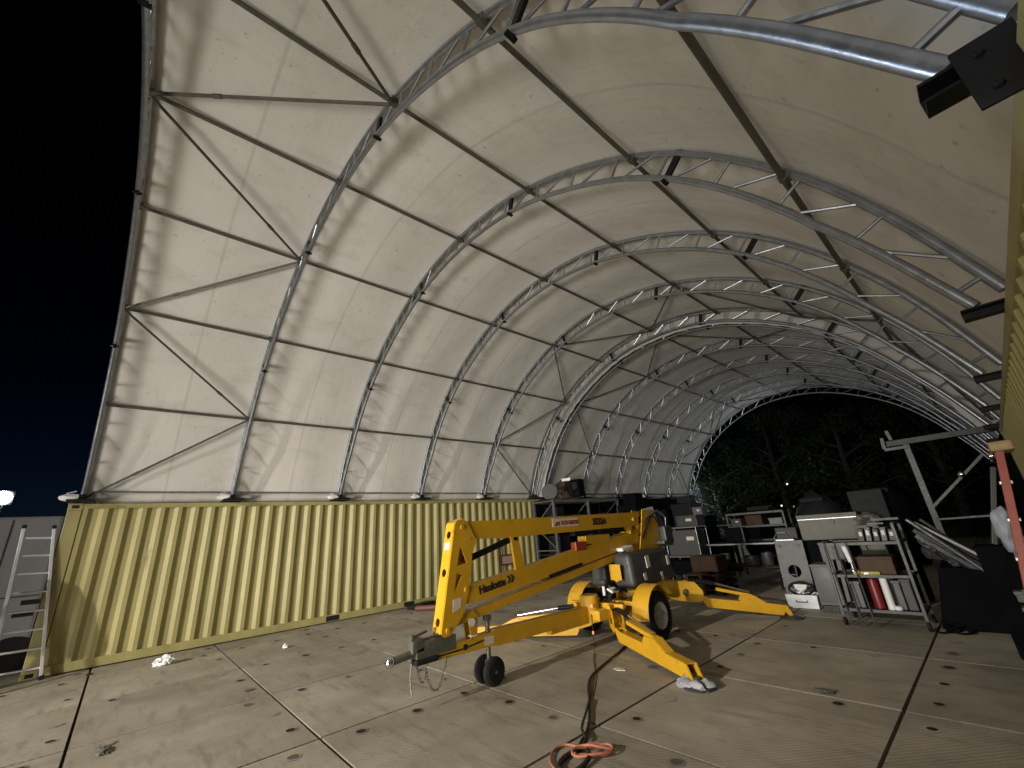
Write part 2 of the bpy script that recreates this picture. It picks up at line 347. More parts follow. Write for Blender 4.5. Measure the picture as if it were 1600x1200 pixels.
# ------------------------------------------------------------------ shipping containers
def container(label, xf, xb, y0, y1, paint, group, H=2.59, pockets=True):
    """xf: the corrugated face towards the aisle, xb: far face"""
    s = 1 if xf > xb else -1                                  # outward direction of the aisle face
    t = thing('shipping_container', ((xf+xb)/2, (y0+y1)/2, 0), label, 'container', group)
    def corr(xa, sg, name):
        w = MB(); ys = y0+0.19; pitch = 0.261; prof = []
        y = ys
        while y+pitch <= y1-0.17:
            prof += [(y, -0.005), (y+0.062, -0.005), (y+0.124, -0.051), (y+0.198, -0.051)]; y += pitch
        prof += [(y, -0.005), (y1-0.17, -0.005)]
        w.grid([[V((xa+sg*d, yy, z)) for z in (0.15, 0.9, 1.7, 2.5)] for yy, d in prof], smooth=False, flip=sg > 0)
        w.build(name, paint, t)
    corr(xf, s, 'corrugated_wall'); corr(xb, -s, 'corrugated_wall')
    for xa, sg in ((xf, s), (xb, -s)):
        w = MB(); w.box((xa-sg*0.04, (y0+y1)/2, 2.54), (0.08, y1-y0-0.36, 0.08), bev=0.006); w.build('top_rail', paint, t)
        w = MB(); w.box((xa-sg*0.03, (y0+y1)/2, 0.085), (0.06, y1-y0-0.36, 0.13), bev=0.006)
        w.box((xa-sg*0.07, (y0+y1)/2, 0.148), (0.12, y1-y0-0.37, 0.012)); w.build('bottom_rail', paint, t)
        if pockets:
            for py in (y0+4.56, y0+6.42):
                p = MB(); p.box((xa-sg*0.02, py, 0.085), (0.05, 0.28, 0.1)); p.build('forklift_pocket', 'dark_void', t)
        for ye, e in ((y0, 1), (y1, -1)):
            p = MB(); p.box((xa-sg*0.08, ye+e*0.09, H/2), (0.16, 0.18, H-0.24), bev=0.012); p.build('corner_post', paint, t)
            for zc in (0.06, H-0.06):
                c = MB(); c.box((xa-sg*0.078, ye+e*0.09, zc), (0.17, 0.19, 0.119), bev=0.012)
                c.box((xa+sg*0.0075, ye+e*0.09, zc), (0.004, 0.09, 0.055), mi=1)
                c.build('corner_casting', [paint, 'dark_void'], t)
    lo, hi = min(xf, xb), max(xf, xb)
    r = MB(); r.grid([[V((lo+0.07+(hi-lo-0.14)*i, y0+0.06+(y1-y0-0.12)*j/60, 2.552+(0.012 if (j % 2) else 0))) for j in range(61)] for i in (0, 1)], smooth=False, flip=True)
    r.build('roof', paint, t)
    for ye, e in ((y0, -1), (y1, 1)):
        d = MB(); k = 12
        for q in range(2):
            xa = lo+0.17+q*(hi-lo-0.34)/2; xe = xa+(hi-lo-0.36)/2
            d.box(((xa+xe)/2, ye-e*0.04, 1.33), (xe-xa, 0.05, 2.3), bev=0.008)
            for b_ in range(5): d.box(((xa+xe)/2, ye-e*0.005, 0.45+0.44*b_), (xe-xa-0.1, 0.03, 0.2), bev=0.008)
        d.build('door', paint, t)
        d = MB()
        for fx in (0.22, 0.4, 0.6, 0.78):
            d.rod((lo+(hi-lo)*fx, ye+e*0.025, 0.14), (lo+(hi-lo)*fx, ye+e*0.025, 2.46), 0.016)
        d.build('lock_rod', 'galvanised_steel', t)
        d = MB(); d.box(((lo+hi)/2, ye-e*0.05, 0.085), (hi-lo-0.34, 0.1, 0.13)); d.box(((lo+hi)/2, ye-e*0.05, 2.53), (hi-lo-0.34, 0.1, 0.1)); d.build('end_beam', paint, t)
    return t
container('pale yellow corrugated shipping container in the light behind the boom lift', XC, XC-2.3, -0.87, 10.55, 'container_yellow', 'containers carrying the shelters')
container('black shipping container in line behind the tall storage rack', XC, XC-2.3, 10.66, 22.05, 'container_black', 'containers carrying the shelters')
container('pale yellow container rising at the edge beside the red ladder', YC, YC+2.3, -0.9, 10.55, 'container_yellow', 'containers carrying the shelters')
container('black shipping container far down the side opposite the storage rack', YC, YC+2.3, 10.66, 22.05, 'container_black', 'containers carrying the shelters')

# ------------------------------------------------------------------ fabric shelters
XM = -5.09
HALF = [(5.5, 2.70), (5.33, 3.15), (5.11, 3.64), (4.90, 4.02), (4.65, 4.40), (4.33, 4.82), (3.92, 5.25), (3.40, 5.67), (2.71, 6.09), (1.84, 6.49), (0.95, 6.72)]
CP = [(-x, z) for x, z in HALF]+[(0, 6.79)]+HALF[::-1]
def spline(cp, per=9):
    n = len(cp); ext = [(2*cp[0][0]-cp[1][0]-0.12, 2*cp[0][1]-cp[1][1]-0.05)]+cp+[(2*cp[-1][0]-cp[-2][0]+0.12, 2*cp[-1][1]-cp[-2][1]-0.05)]
    out = []
    for i in range(n-1):
        p0, p1, p2, p3 = [V(ext[i+k]) for k in range(4)]
        ts = [0.0]
        for a, b in ((p0, p1), (p1, p2), (p2, p3)): ts.append(ts[-1]+(b-a).length**0.5)
        for k in range(per):
            t = ts[1]+(ts[2]-ts[1])*k/per
            A1 = p0*((ts[1]-t)/(ts[1]-ts[0]))+p1*((t-ts[0])/(ts[1]-ts[0])); A2 = p1*((ts[2]-t)/(ts[2]-ts[1]))+p2*((t-ts[1])/(ts[2]-ts[1]))
            A3 = p2*((ts[3]-t)/(ts[3]-ts[2]))+p3*((t-ts[2])/(ts[3]-ts[2]))
            B1 = A1*((ts[2]-t)/(ts[2]-ts[0]))+A2*((t-ts[0])/(ts[2]-ts[0])); B2 = A2*((ts[3]-t)/(ts[3]-ts[1]))+A3*((t-ts[1])/(ts[3]-ts[1]))
            out.append(B1*((ts[2]-t)/(ts[2]-ts[1]))+B2*((t-ts[1])/(ts[2]-ts[1])))
    out.append(V(cp[-1]))
    return out
OUT = spline(CP)
for _ in range(30):
    OUT = [OUT[0]]+[OUT[i]*0.5+(OUT[i-1]+OUT[i+1])*0.25 for i in range(1, len(OUT)-1)]+[OUT[-1]]
def normals(pl):
    res = []
    for i in range(len(pl)):
        t = (pl[min(i+1, len(pl)-1)]-pl[max(i-1, 0)]).normalized(); res.append(V((-t.y, t.x)))
    return res
NRM = normals(OUT)              # points outward (up) for a left-to-right curve
ARC = [0.0]
for i in range(1, len(OUT)): ARC.append(ARC[-1]+(OUT[i]-OUT[i-1]).length)
def at(s, off=0.0):
    """point at arc length s of the outer chord, moved off metres inwards"""
    s = min(max(s, 0), ARC[-1]-1e-6); i = 0
    lo, hi = 0, len(ARC)-2
    while lo < hi:
        m = (lo+hi+1)//2
        if ARC[m] <= s: lo = m
        else: hi = m-1
    f = (s-ARC[lo])/(ARC[lo+1]-ARC[lo]); p = OUT[lo].lerp(OUT[lo+1], f); n = NRM[lo].lerp(NRM[lo+1], f).normalized()
    p = p-n*off
    return V((XM+p.x, 0, p.y))
TL = ARC[-1]; 
def arc_near(x, z): return ARC[min(range(len(OUT)), key=lambda i: (OUT[i]-V((x, z))).length)]
PUR = [arc_near(x, z) for x, z in ((-5.5, 2.70), (-4.75, 4.25), (-3.52, 5.60), (-1.84, 6.49), (0, 6.79), (1.84, 6.49), (3.52, 5.60), (4.75, 4.25), (5.5, 2.70))]
DEPTH = 0.262
def depth_at(s):
    e = min(s, TL-s); return DEPTH*(0.58+0.42*min(1, e/1.2))
def make_arch(parent):
    m = MB(); k = 110
    m.tube([at(TL*i/k) for i in range(k+1)], 0.033, 12)
    m.tube([at(TL*i/k, depth_at(TL*i/k)) for i in range(k+1)], 0.033, 12)
    a = m.build('arch', 'galvanised_steel')
    w = MB(); seg = TL/5
    for sg in range(5):
        p = (seg-0.03)/4.0
        for q in range(4):
            s0 = sg*seg+0.03+q*p
            w.rod(at(s0+0.03, depth_at(s0+.03)), at(s0+0.58*p), 0.0145, 8)
            w.rod(at(s0+0.82*p, depth_at(s0+.82*p)), at(s0+0.82*p), 0.016, 8)
    b = w.build('lattice', 'galvanised_steel'); b.parent = a
    for q in range(1, 5):
        s0 = q*seg; o = MB(); i = at(s0, depth_at(s0)+0.045); u = at(s0, -0.036)
        o.bar(u, i, 0.075, 0.035, up=(0, 1, 0), bev=0.004)
        o.bar(i+(u-i)*0.02+V((0, 0.05, 0)), i+(u-i)*0.02-V((0, 0.05, 0)), 0.04, 0.02)
        c = o.build('clamp_plate', 'black_steel'); c.parent = a
    for side in (-1, 1):
        o = MB()
        if side < 0:
            o.box((XM-5.40, 0, 2.615), (0.60, 0.34, 0.036), bev=0.004)
            o.box((XM-5.44, 0, 2.68), (0.34, 0.09, 0.10), bev=0.006)
        else:     # steel channel cantilevered inwards from the container roof, with its hanging gusset
            o.box((XM+5.50, 0.038, 2.604), (0.42, 0.010, 0.066)); o.box((XM+5.50, -0.001, 2.632), (0.42, 0.068, 0.010)); o.box((XM+5.50, -0.001, 2.576), (0.42, 0.068, 0.010))
        c = o.build('base_plate', 'black_steel'); c.parent = a
    return a
ARCH0 = None
def shelter(label, ys, group):
    global ARCH0
    ym = (ys[0]+ys[-1])/2
    t = thing('shelter', (XM, ym, 2.6), label, 'shelter', group)
    for i, y in enumerate(ys):
        if ARCH0 is None: ARCH0 = make_arch(None); a = ARCH0
        else:
            a = ARCH0.copy(); COL.objects.link(a)
            for ch in list(ARCH0.children):
                c = ch.copy(); COL.objects.link(c); c.parent = a
        a.parent = t; a.location = V((0, y, 0))-V((XM, ym, 2.6)); ORG[a] = V((0, 0, 0))
    if ys[0] < 5:       # only the nearest container-side foot carries a hanging gusset plate
        m = MB(); y = ys[1]; m.box((XM+5.415, y-0.055, 2.55), (0.115, 0.012, 0.20), bev=0.003)
        for zz in (2.49, 2.60): m.lathe([(0.012, 0), (0.012, 0.006), (0.007, 0.012)], (XM+5.40, y-0.061, zz), (0, -1, 0), 6)
        m.build('gusset_plate', 'black_steel', t)
    for j in range(1, 8):
        p = at(PUR[j], 0.0); m = MB()
        o = at(PUR[j], 0.05)
        m.rod(o+V((0, ys[0], 0)), o+V((0, ys[-1], 0)), 0.026, 10)
        for y in ys: m.box(at(PUR[j], 0.035)+V((0, y, 0)), (0.075, 0.09, 0.075), Matrix.Rotation(math.atan2((at(PUR[j])-at(PUR[j], .1)).x, (at(PUR[j])-at(PUR[j], .1)).z), 3, 'Y'))
        m.build('purlin', 'dull_steel_tube', t)
    def brace(ya, ja, yb, jb):
        a = at(PUR[ja], 0.07)+V((0, ya, 0)); b = at(PUR[jb], 0.07)+V((0, yb, 0)); d = (b-a).normalized()
        m = MB(); m.rod(a+d*0.05, b-d*0.05, 0.02, 8); mid = a.lerp(b, 0.28); m.rod(mid-d*0.05, mid+d*0.05, 0.027, 8)
        m.build('wind_brace', 'dull_steel_tube', t)
    for e, f in ((ys[0], ys[1]), (ys[-1], ys[-2])):
        for j in range(8):
            ya = e if j % 2 == 0 else f; yb = f if j % 2 == 0 else e
            brace(ya, j, yb, j+1)
    # canopy: pulled tight over the arches, sagging a little between them
    y0, y1 = ys[0]-(0.03 if ys[0] < 5 else 0.41), ys[-1]+0.05; nu, nv = 150, 12*(len(ys)-1); P = []
    for i in range(nu+1):
        s = TL*i/nu; row = []
        for j in range(nv+1):
            y = y0+(y1-y0)*j/nv
            f = (y-ys[0])/(ys[1]-ys[0]); sag = math.sin(math.pi*min(max(f, 0), len(ys)-1))**2 if 0 < f < len(ys)-1 else 0
            wr = 0.014*noise.noise(V((s*1.1, y*2.3, 3.0)))*sag
            e = min(s, TL-s)
            cr = 0.02*noise.noise(V((s*2.5, y*5.0, 9.0)))*max(0, 1-e/1.3)*sag
            row.append(at(s, -0.055+0.05*sag+wr+cr)+V((0, y+0.02*math.sin(s*3.0)*(1 if j == 0 else 0), 0)))
        P.append(row)
    if ys[0] > 5:       # pale closing flap between the two shelters, hanging between the chords
        fl = MB(); fl.grid([[at(TL*i/nu, -0.06)+V((0, ys[0]-0.21, 0)), at(TL*i/nu, 0.12)+V((0, ys[0]-0.20, 0)), at(TL*i/nu, 0.27+0.01*math.sin(i*1.3))+V((0, ys[0]-0.19, 0))] for i in range(nu+1)])
        fl.build('closing_flap', 'flap_fabric', t)
    # skirts down past the container tops
    def skirt(row, sgn):
        return [V((p.x+sgn*0.02, p.y, 2.602)) for p in row]
    P = [skirt(P[0], -1)]+P+[skirt(P[-1], 1)]
    m = MB(); m.grid(P); c = m.build('canopy', 'tent_fabric', t)
    sd = c.modifiers.new('cloth', 'SOLIDIFY'); sd.thickness = 0.004; sd.offset = 1
    for sgn in (-1, 1):
        if sgn > 0: continue
        m = MB(); m.rod((XM+sgn*5.44, ys[0]+0.1, 2.79), (XM+sgn*5.44, ys[-1]-0.1, 2.79), 0.018, 8); m.build('tension_pipe', 'galvanised_steel', t)
        for y in ys[:-1]:
            m = MB(); k = random.random()*9
            m.lump((XM+sgn*5.36, y-0.13, 2.675), (0.06, 0.15, 0.055), 0.5, 1.6, k, sub=2); m.tube([(XM+sgn*5.36, y-0.12, 2.68), (XM+sgn*5.40, y-0.2, 2.76), (XM+sgn*5.44, y-0.1, 2.8)], 0.012, 6)
            m.build('lashing', 'white_plastic', t)
    return t
Y0, DY = -0.729, 2.198
shelter('pale fabric arched shelter with six steel trusses spanning above the boom lift', [Y0+DY*i for i in range(6)], 'fabric shelters on the containers')
shelter('pale fabric arched shelter farther back, ending in front of dark trees', [10.72+DY*i for i in range(6)], 'fabric shelters on the containers')

# ------------------------------------------------------------------ towable boom lift
LX = -4.29
LIFT = thing('boom_lift', (LX, 6.1, 0), 'yellow towable boom lift with folded arms and splayed outriggers', 'boom lift')
def YZ(x): return lambda a, b, t: V((x+t, a, b))               # profile (y, z), thickness along x
def build_lift():
    L = LIFT
    # front link (mast): two holed side plates, a front plate with three bores, a back web
    prof = [(2.60, .62), (2.64, .585), (2.71, .59), (2.87, .74), (2.98, 1.0), (3.03, 1.36), (3.10, 1.5), (2.99, 1.70), (2.93, 1.745), (2.84, 1.74), (2.80, 1.70)]
    holes = [[(2.87, 1.46), (2.95, 1.27), (2.81, 1.25)], [(2.81, 1.19), (2.88, 1.15), (2.77, .98)]]
    m = MB()
    for x in (LX-0.085, LX+0.085):
        vs, fs = plate(prof, holes, YZ(x), 0.012); m.add(vs, fs)
    def front(a, b, t):                                       # front plate: a across, b up the sloped edge
        y = 2.60+(2.80-2.60)*(b/1.1)
        return V((LX+a, y+t, .62+b*0.982))
    vs, fs = plate([(-.079, 0), (.079, 0), (.079, 1.1), (-.079, 1.1)], [circle((0, .10), .042), circle((0, .58), .042), circle((0, .98), .042)], front, 0.012)
    m.add(vs, fs)
    m.bar((LX, 2.80, 1.707), (LX, 2.93, 1.752), 0.158, 0.012)
    m.bar((LX, 3.02, 1.33), (LX, 2.97, 1.02), 0.158, 0.010, up=(0, 1, 0))
    for y, z in ((2.9, 1.66), (2.68, .64), (2.93, 1.0)): m.rod((LX-.105, y, z), (LX+.105, y, z), .026, 12)
    mast = m.build('mast', 'lift_yellow', L)
    m = MB(); m.add(*plate([(-.05, .82), (.05, .82), (.05, .90), (-.05, .90)], [], lambda a, b, t: front(a, b, t-0.009), .003)); m.build('decal', 'sign_white', mast)
    m = MB(); m.prism([(2.745, .80), (2.85, .83), (2.86, .93), (2.75, .92)], YZ(LX+.0925), 0, .002); m.build('decal', 'sign_white', mast)
    # booms
    def beam(name, top, bot, w=0.17, x=LX):
        m = MB(); m.prism(list(bot)+list(top)[::-1], YZ(x), -w/2, w/2)
        return m.build(name, 'lift_yellow', L)
    ub = beam('upper_boom', [(2.90, 1.72), (6.66, 1.735)], [(2.98, 1.53), (3.6, 1.50), (6.58, 1.515)], .15)
    mb = beam('lower_boom', [(2.92, 1.02), (3.3, 1.06), (6.56, 1.46)], [(2.90, .85), (3.3, .86), (6.50, 1.22)], .15)
    lk = beam('parallel_link', [(2.72, .73), (5.9, 1.13)], [(2.70, .64), (5.9, 1.03)], .09)
    m = MB()
    for (y, z) in ((6.45, 1.62), (6.3, 1.42)): m.rod((LX-.1, y, z), (LX+.1, y, z), .03)
    for dx in (-.105, .105): m.prism([(6.42, 1.05), (7.05, 1.0), (7.22, 1.40), (7.0, 1.76), (6.72, 1.77), (6.6, 1.45)], YZ(LX+dx), -.008, .008)
    m.build('rear_knuckle', 'lift_yellow', L)
    m = MB()
    for i in range(7):
        x = LX+.13-.04*i
        m.tube([(x, 6.55, 1.30+.05*(i % 3)), (x+.02, 6.85, 1.62+.03*(i % 2)), (x+.05, 7.1, 1.75-.05*(i % 3)), (x+.04, 7.25, 1.4), (x, 7.1, 1.05)], .016, 6)
    m.build('hose', 'rubber', L)
    m = MB(); m.tube([(LX+.16, 6.75, 1.65), (LX+.2, 7.05, 1.74), (LX+.2, 7.3, 1.62), (LX+.15, 7.32, 1.36)], .018, 8); m.build('hose', 'galvanised_steel', L)
    # lift ram between mast and upper boom, and its bracket
    m = MB(); m.rod((LX, 3.02, 1.30), (LX, 3.74, 1.485), .038, 14); m.rod((LX-.07, 3.74, 1.485), (LX+.07, 3.74, 1.485), .03); m.build('ram', 'black_steel', L)
    m = MB(); m.prism([(3.67, 1.52), (3.79, 1.52), (3.87, 1.13), (3.72, 1.10)], YZ(LX+.04), -.02, .02); m.build('boom_saddle', 'lift_yellow', L)
    # tray, valve blocks and straps between the rear halves of the booms
    m = MB(); m.box((LX+.02, 5.15, 1.475), (.1, .5, .06)); m.box((LX+.02, 5.85, 1.475), (.1, .7, .07)); m.build('cable_tray', 'black_steel', L)
    m = MB(); m.box((LX, 5.42, 1.37), (.16, .6, .12), bev=.01); m.build('boom_rest', 'lift_yellow', L)
    m = MB(); m.box((LX, 6.25, 1.49), (.15, .16, .06)); m.rod((LX-.08, 6.3, 1.43), (LX+.08, 6.3, 1.43), .07, 16); m.build('boom_roller', 'lift_yellow', L)
    m = MB(); m.box((LX+.05, 4.98, 1.30), (.1, .24, .12), bev=.01); m.build('junction_box', 'sign_red', L)
    m = MB()
    for i in range(3): m.tube([(LX+.05, 3.9+.02*i, .95+.012*i), (LX+.06, 4.5, 1.0+.012*i), (LX+.06, 5.2, 1.09+.014*i), (LX+.04, 5.8, 1.17+.01*i)], .013, 6)
    m.box((LX+.04, 4.62, 1.015), (.09, .7, .045), Matrix.Rotation(R(7.2), 3, 'X'))
    m.build('hose', 'rubber', L)
    # lettering on the side of the booms
    x = LX+.0765
    def onboom(y0, z0, ang):
        c, s_ = math.cos(R(ang)), math.sin(R(ang))
        return lambda a, b, t: V((x+.002+t, y0+a*c-b*s_, z0+a*s_+b*c))
    m = MB(); f = onboom(3.12, .925, 7.0); m.add(*lettering('Haulotte', .112, f, .0055))
    for k in range(2):
        a0 = .43+k*.055
        m.prism([(a0, 0), (a0+.03, 0), (a0+.065, .045), (a0+.03, .09), (a0, .09), (a0+.035, .045)], f, 0, .003)
    m.build('lettering', 'letter_black', mb)
    m = MB(); m.prism([(4.44, 1.585), (5.0, 1.585), (5.0, 1.70), (4.44, 1.70)], YZ(x), 0, .003); sg = m.build('sign', 'sign_white', ub)
    m = MB(); f = onboom(4.62, 1.612, .2); m.add(*lettering('ACE RENTS', .072, lambda a, b, t: f(a, b, t+.003), .004))
    for k in range(3): m.prism([(-.14+k*.035, 0), (-.115+k*.035, 0), (-.075+k*.03, .02+.02*k), (-.10+k*.035, .045)], f, .003, .006)
    m.prism([(-.15, -.012), (-.02, -.012), (-.02, -.004), (-.15, -.004)], f, .003, .006)
    m.build('lettering', 'sign_red', sg)
    m = MB(); m.add(*lettering('5533A', .128, onboom(5.34, 1.58, .2), .007)); m.build('lettering', 'letter_black', ub)
    # draw bar
    m = MB(); m.prism([(2.42, .395), (3.3, .375), (3.36, .36), (5.2, .34), (5.2, .50), (3.34, .53), (3.3, .515), (2.42, .485)], YZ(LX), -.055, .055)
    m.prism([(4.25, .30), (5.0, .30), (5.0, .345), (4.25, .345)], YZ(LX), -.05, .05)
    db = m.build('drawbar', 'lift_yellow', L)
    m = MB(); m.prism([(3.18, .40), (3.31, .40), (3.31, .48), (3.18, .48)], YZ(LX+.055), 0, .002); m.build('decal', 'sign_white', db)
    m = MB(); m.rod((LX+.05, 2.92, .44), (LX+.0572, 2.92, .44), .03, 16); m.tube([(LX+.06, 2.5, .425), (LX+.062, 2.9, .43), (LX+.06, 3.15, .455)], .008, 6); m.build('cable', 'rubber', db)
    m = MB()
    for dx in (-.05, .05): m.prism([(3.0, .5), (3.08, .5), (3.1, .72), (3.03, .78), (2.97, .70)], YZ(LX+dx), -.008, .008)
    m.build('boom_cradle', 'lift_yellow', db)
    m = MB(); m.rod((LX+.06, 3.01, .66), (LX+.072, 3.01, .66), .042, 16); m.box((LX+.055, 3.02, .53), (.06, .08, .012)); m.build('reflector', 'white_plastic', db)
    # coupler: housing, brake lever, ball socket, safety chains
    m = MB(); m.prism([(2.34, .44), (2.80, .45), (2.80, .585), (2.62, .60), (2.34, .52)], YZ(LX), -.06, .06)
    m.box((LX, 2.36, .56), (.12, .14, .12), bev=.012); m.rod((LX, 2.08, .475), (LX, 2.36, .50), .036, 12)
    m.rod((LX-.04, 2.30, .62), (LX-.04, 2.50, .66), .014); m.rod((LX+.03, 2.42, .60), (LX+.03, 2.75, .635), .014); m.box((LX+.03, 2.3, .64), (.05, .05, .06), bev=.01)
    m.tube([(LX-.02, 2.55, .60), (LX-.02, 2.58, .67), (LX-.02, 2.66, .67), (LX-.02, 2.70, .61)], .01, 6)
    cp = m.build('coupler', 'coupler_grey', db)
    m = MB(); m.lathe([(.0, -.045), (.032, -.04), (.046, -.01), (.046, .01), (.03, .04), (0, .05)], (LX, 2.08, .47), n=16); m.build('ball_socket', 'chrome', cp)
    m = MB(); m.box((LX+.02, 2.45, .42), (.12, .26, .055), bev=.02); m.build('coupler_boot', 'rubber', cp)
    ch = MB()
    def chain(pts, rr=.012):
        n = len(pts)
        for i in range(n-1):
            a, b = V(pts[i]), V(pts[i+1]); d = b-a; mid = (a+b)/2; u = d.normalized(); w = u.orthogonal().normalized()
            if i % 2: w = u.cross(w)
            ring = [mid+u*math.cos(q*math.pi/5)*d.length*.62+w*math.sin(q*math.pi/5)*rr for q in range(10)]
            ch.tube(ring, .0038, 5, closed=True)
    def hang(a, b, dip, n=16): return [V(a).lerp(V(b), i/n)-V((0, 0, dip*4*(i/n)*(1-i/n))) for i in range(n+1)]
    chain(hang((LX+.05, 2.42, .40), (LX+.06, 2.68, .40), .26, 24)); chain(hang((LX-.03, 2.38, .40), (LX, 2.5, .40), .18, 16))
    ch.tube([(LX+.02, 2.3, .42), (LX+.03, 2.28, .3), (LX+.03, 2.30, .17), (LX+.03, 2.27, .13)], .008, 6)
    ch.build('safety_chain', 'coupler_grey', db)
    # jockey wheel
    m = MB(); m.rod((LX, 3.27, .20), (LX, 3.27, .64), .026, 14); m.box((LX, 3.27, .655), (.075, .075, .06), bev=.01); m.rod((LX-.13, 3.27, .14), (LX+.13, 3.27, .14), .014)
    m.box((LX, 3.27, .19), (.10, .05, .10), bev=.01)
    jk = m.build('jockey_stand', 'coupler_grey', L)
    for dx in (-.085, .085):
        m = MB(); m.lathe([(.05, -.035), (.115, -.035), (.138, -.02), (.142, 0), (.138, .02), (.115, .035), (.05, .035)], (LX+dx, 3.27, .143), (1, 0, 0), 32); w = m.build('jockey_wheel', 'rubber', jk)
        m = MB(); m.lathe([(.02, -.042), (.07, -.04), (.105, -.037), (.105, .037), (.07, .04), (.02, .042)], (LX+dx, 3.27, .143), (1, 0, 0), 24); m.build('rim', 'dark_grey_paint', w)
    # chassis
    m = MB(); m.box((LX, 5.95, .40), (.50, 1.9, .13), bev=.01)
    for yy in (5.28, 5.52): m.box((LX, yy, .49), (.95, .07, .06), bev=.006)
    m.box((LX+.30, 5.42, .49), (.06, .55, .05)); m.box((LX-.30, 5.42, .49), (.06, .55, .05)); m.box((LX, 5.8, .34), (1.0, .1, .1))
    for yy in (5.12, 6.85): m.lathe([(.13, .30), (.13, .62), (.12, .64)], (LX, yy, 0), n=24)
    m.lathe([(.26, .46), (.26, .58), (.2, .6), (.2, .68)], (LX, 6.2, 0), n=28)
    cs = m.build('chassis', 'lift_yellow', L)
    m = MB(); m.rod((LX+.12, 5.02, .52), (LX+.14, 4.985, .52), .018, 10); m.build('marker_light', 'orange_led', cs)
    m = MB()
    for dx in (-.12, .02, .16): m.tube([(LX+dx, 5.35, .52), (LX+dx+.05, 5.45, .66), (LX+dx+.1, 5.6, .68), (LX+dx+.06, 5.75, .60)], .018, 6)
    m.box((LX+.05, 5.5, .60), (.22, .14, .12), bev=.01); m.build('hydraulics', 'rubber', cs)
    m = MB(); m.box((LX+.18, 5.47, .66), (.10, .16, .025), Matrix.Rotation(R(25), 3, 'Y')); m.rod((LX+.10, 5.36, .60), (LX+.10, 5.36, .72), .022); m.build('hydraulic_block', 'white_plastic', cs)
    for sd in (-1, 1):
        wx = LX+sd*.60; wy, wz = 5.82, .31
        m = MB(); m.lathe([(.17, -.085), (.26, -.088), (.292, -.07), (.302, -.03), (.302, .03), (.292, .07), (.26, .088), (.17, .085), (.165, 0), (.17, -.085)], (wx, wy, wz), (sd, 0, 0), 40, caps=False)
        for q in range(40):
            a = q*math.pi/20
            for dd, tw in ((-.055, .05), (0, -.05), (.055, .05)): m.box((wx+dd, wy+.303*math.cos(a+tw), wz+.303*math.sin(a+tw)), (.04, .012, .024), Matrix.Rotation(a, 3, 'X'))
        w = m.build('wheel', 'rubber', L)
        m = MB(); m.lathe([(.03, .075), (.055, .072), (.06, .045), (.10, .04), (.14, .055), (.165, .08), (.175, .086), (.175, .07), (.12, .0), (0, 0)], (wx, wy, wz), (sd, 0, 0), 32)
        for q in range(5): a = q*2*math.pi/5; m.rod((wx+sd*.04, wy+.085*math.cos(a), wz+.085*math.sin(a)), (wx+sd*.055, wy+.085*math.cos(a), wz+.085*math.sin(a)), .013, 8)
        m.build('rim', 'rim_grey', w)
        m = MB(); n = 18; rr = .385; Pp = []; Pq = []
        for q in range(n+1):
            a = R(185)-R(150)*q/n
            for lst, r_ in ((Pp, rr), (Pq, rr-.012)): lst.append([V((wx-.13, wy+r_*math.cos(a), wz+.02+r_*math.sin(a))), V((wx+.13, wy+r_*math.cos(a), wz+.02+r_*math.sin(a)))])
        m.grid(Pp, flip=False); m.grid(Pq, flip=True)
        m.add([p for k in (0, 1) for i in range(n+1) for p in (Pp[i][k], Pq[i][k])], [(k*2*(n+1)+2*i, k*2*(n+1)+2*i+1, k*2*(n+1)+2*i+3, k*2*(n+1)+2*i+2) for k in (0, 1) for i in range(n)])
        m.add(Pp[0]+Pq[0], [(0, 1, 3, 2)]); m.add(Pp[-1]+Pq[-1], [(0, 1, 3, 2)])
        m.build('fender', 'lift_yellow', L)
        m = MB(); m.box((wx-sd*.2, wy, .42), (.16, .12, .1), bev=.008); m.rod((wx-sd*.3, wy, wz), (wx, wy, wz), .03); m.build('axle', 'lift_yellow', L)
    # turntable cover (dark plastic hoods), control box, yellow guard
    def hood(x0, x1, y0, y1, z0, z1, r=.1, tap=.06):
        bm = bmesh.new(); bmesh.ops.create_cube(bm, size=1)
        for v in bm.verts:
            top = v.co.z > 0; tx = tap if top else 0
            v.co = V(((x0+tx if v.co.x < 0 else x1-tx), (y0+tx*.6 if v.co.y < 0 else y1-tx), z1 if top else z0))
        bmesh.ops.bevel(bm, geom=bm.edges[:], offset=r, segments=4, affect='EDGES', profile=0.5)
        bm.verts.index_update(); vs = [v.co.copy() for v in bm.verts]; fs = [[v.index for v in f.verts] for f in bm.faces]; bm.free()
        return vs, fs
    m = MB(); m.add(*hood(LX+.02, LX+.42, 5.70, 6.95, .66, 1.13, .07, .05), smooth=True); hd = m.build('engine_cover', 'cover_plastic', L)
    m = MB(); m.add(*hood(LX-.42, LX-.12, 5.70, 6.95, .66, 1.10, .07, .05), smooth=True); m.build('engine_cover', 'cover_plastic', L)
    m = MB()
    for xx, zz in ((.10, .95), (.16, .95), (.32, .96), (.10, .78), (.18, .77)): m.rod((LX+xx, 5.69, zz), (LX+xx, 5.73, zz), .010, 10)
    m.build('bolt', 'chrome', hd)
    m = MB()
    for yy, zz, w_, h_ in ((6.15, .98, .10, .17), (6.02, .78, .07, .1), (6.5, .74, .06, .12), (6.75, .95, .07, .14)): m.box((LX+.408, yy, zz), (.012, w_, h_), Matrix.Rotation(R(8), 3, 'X'))
    m.build('decal', 'sign_white', hd)
    m = MB(); m.box((LX+.16, 5.62, .88), (.20, .02, .22), bev=.004); m.box((LX+.16, 5.66, .78), (.06, .08, .06)); m.build('guard_plate', 'lift_yellow', L)
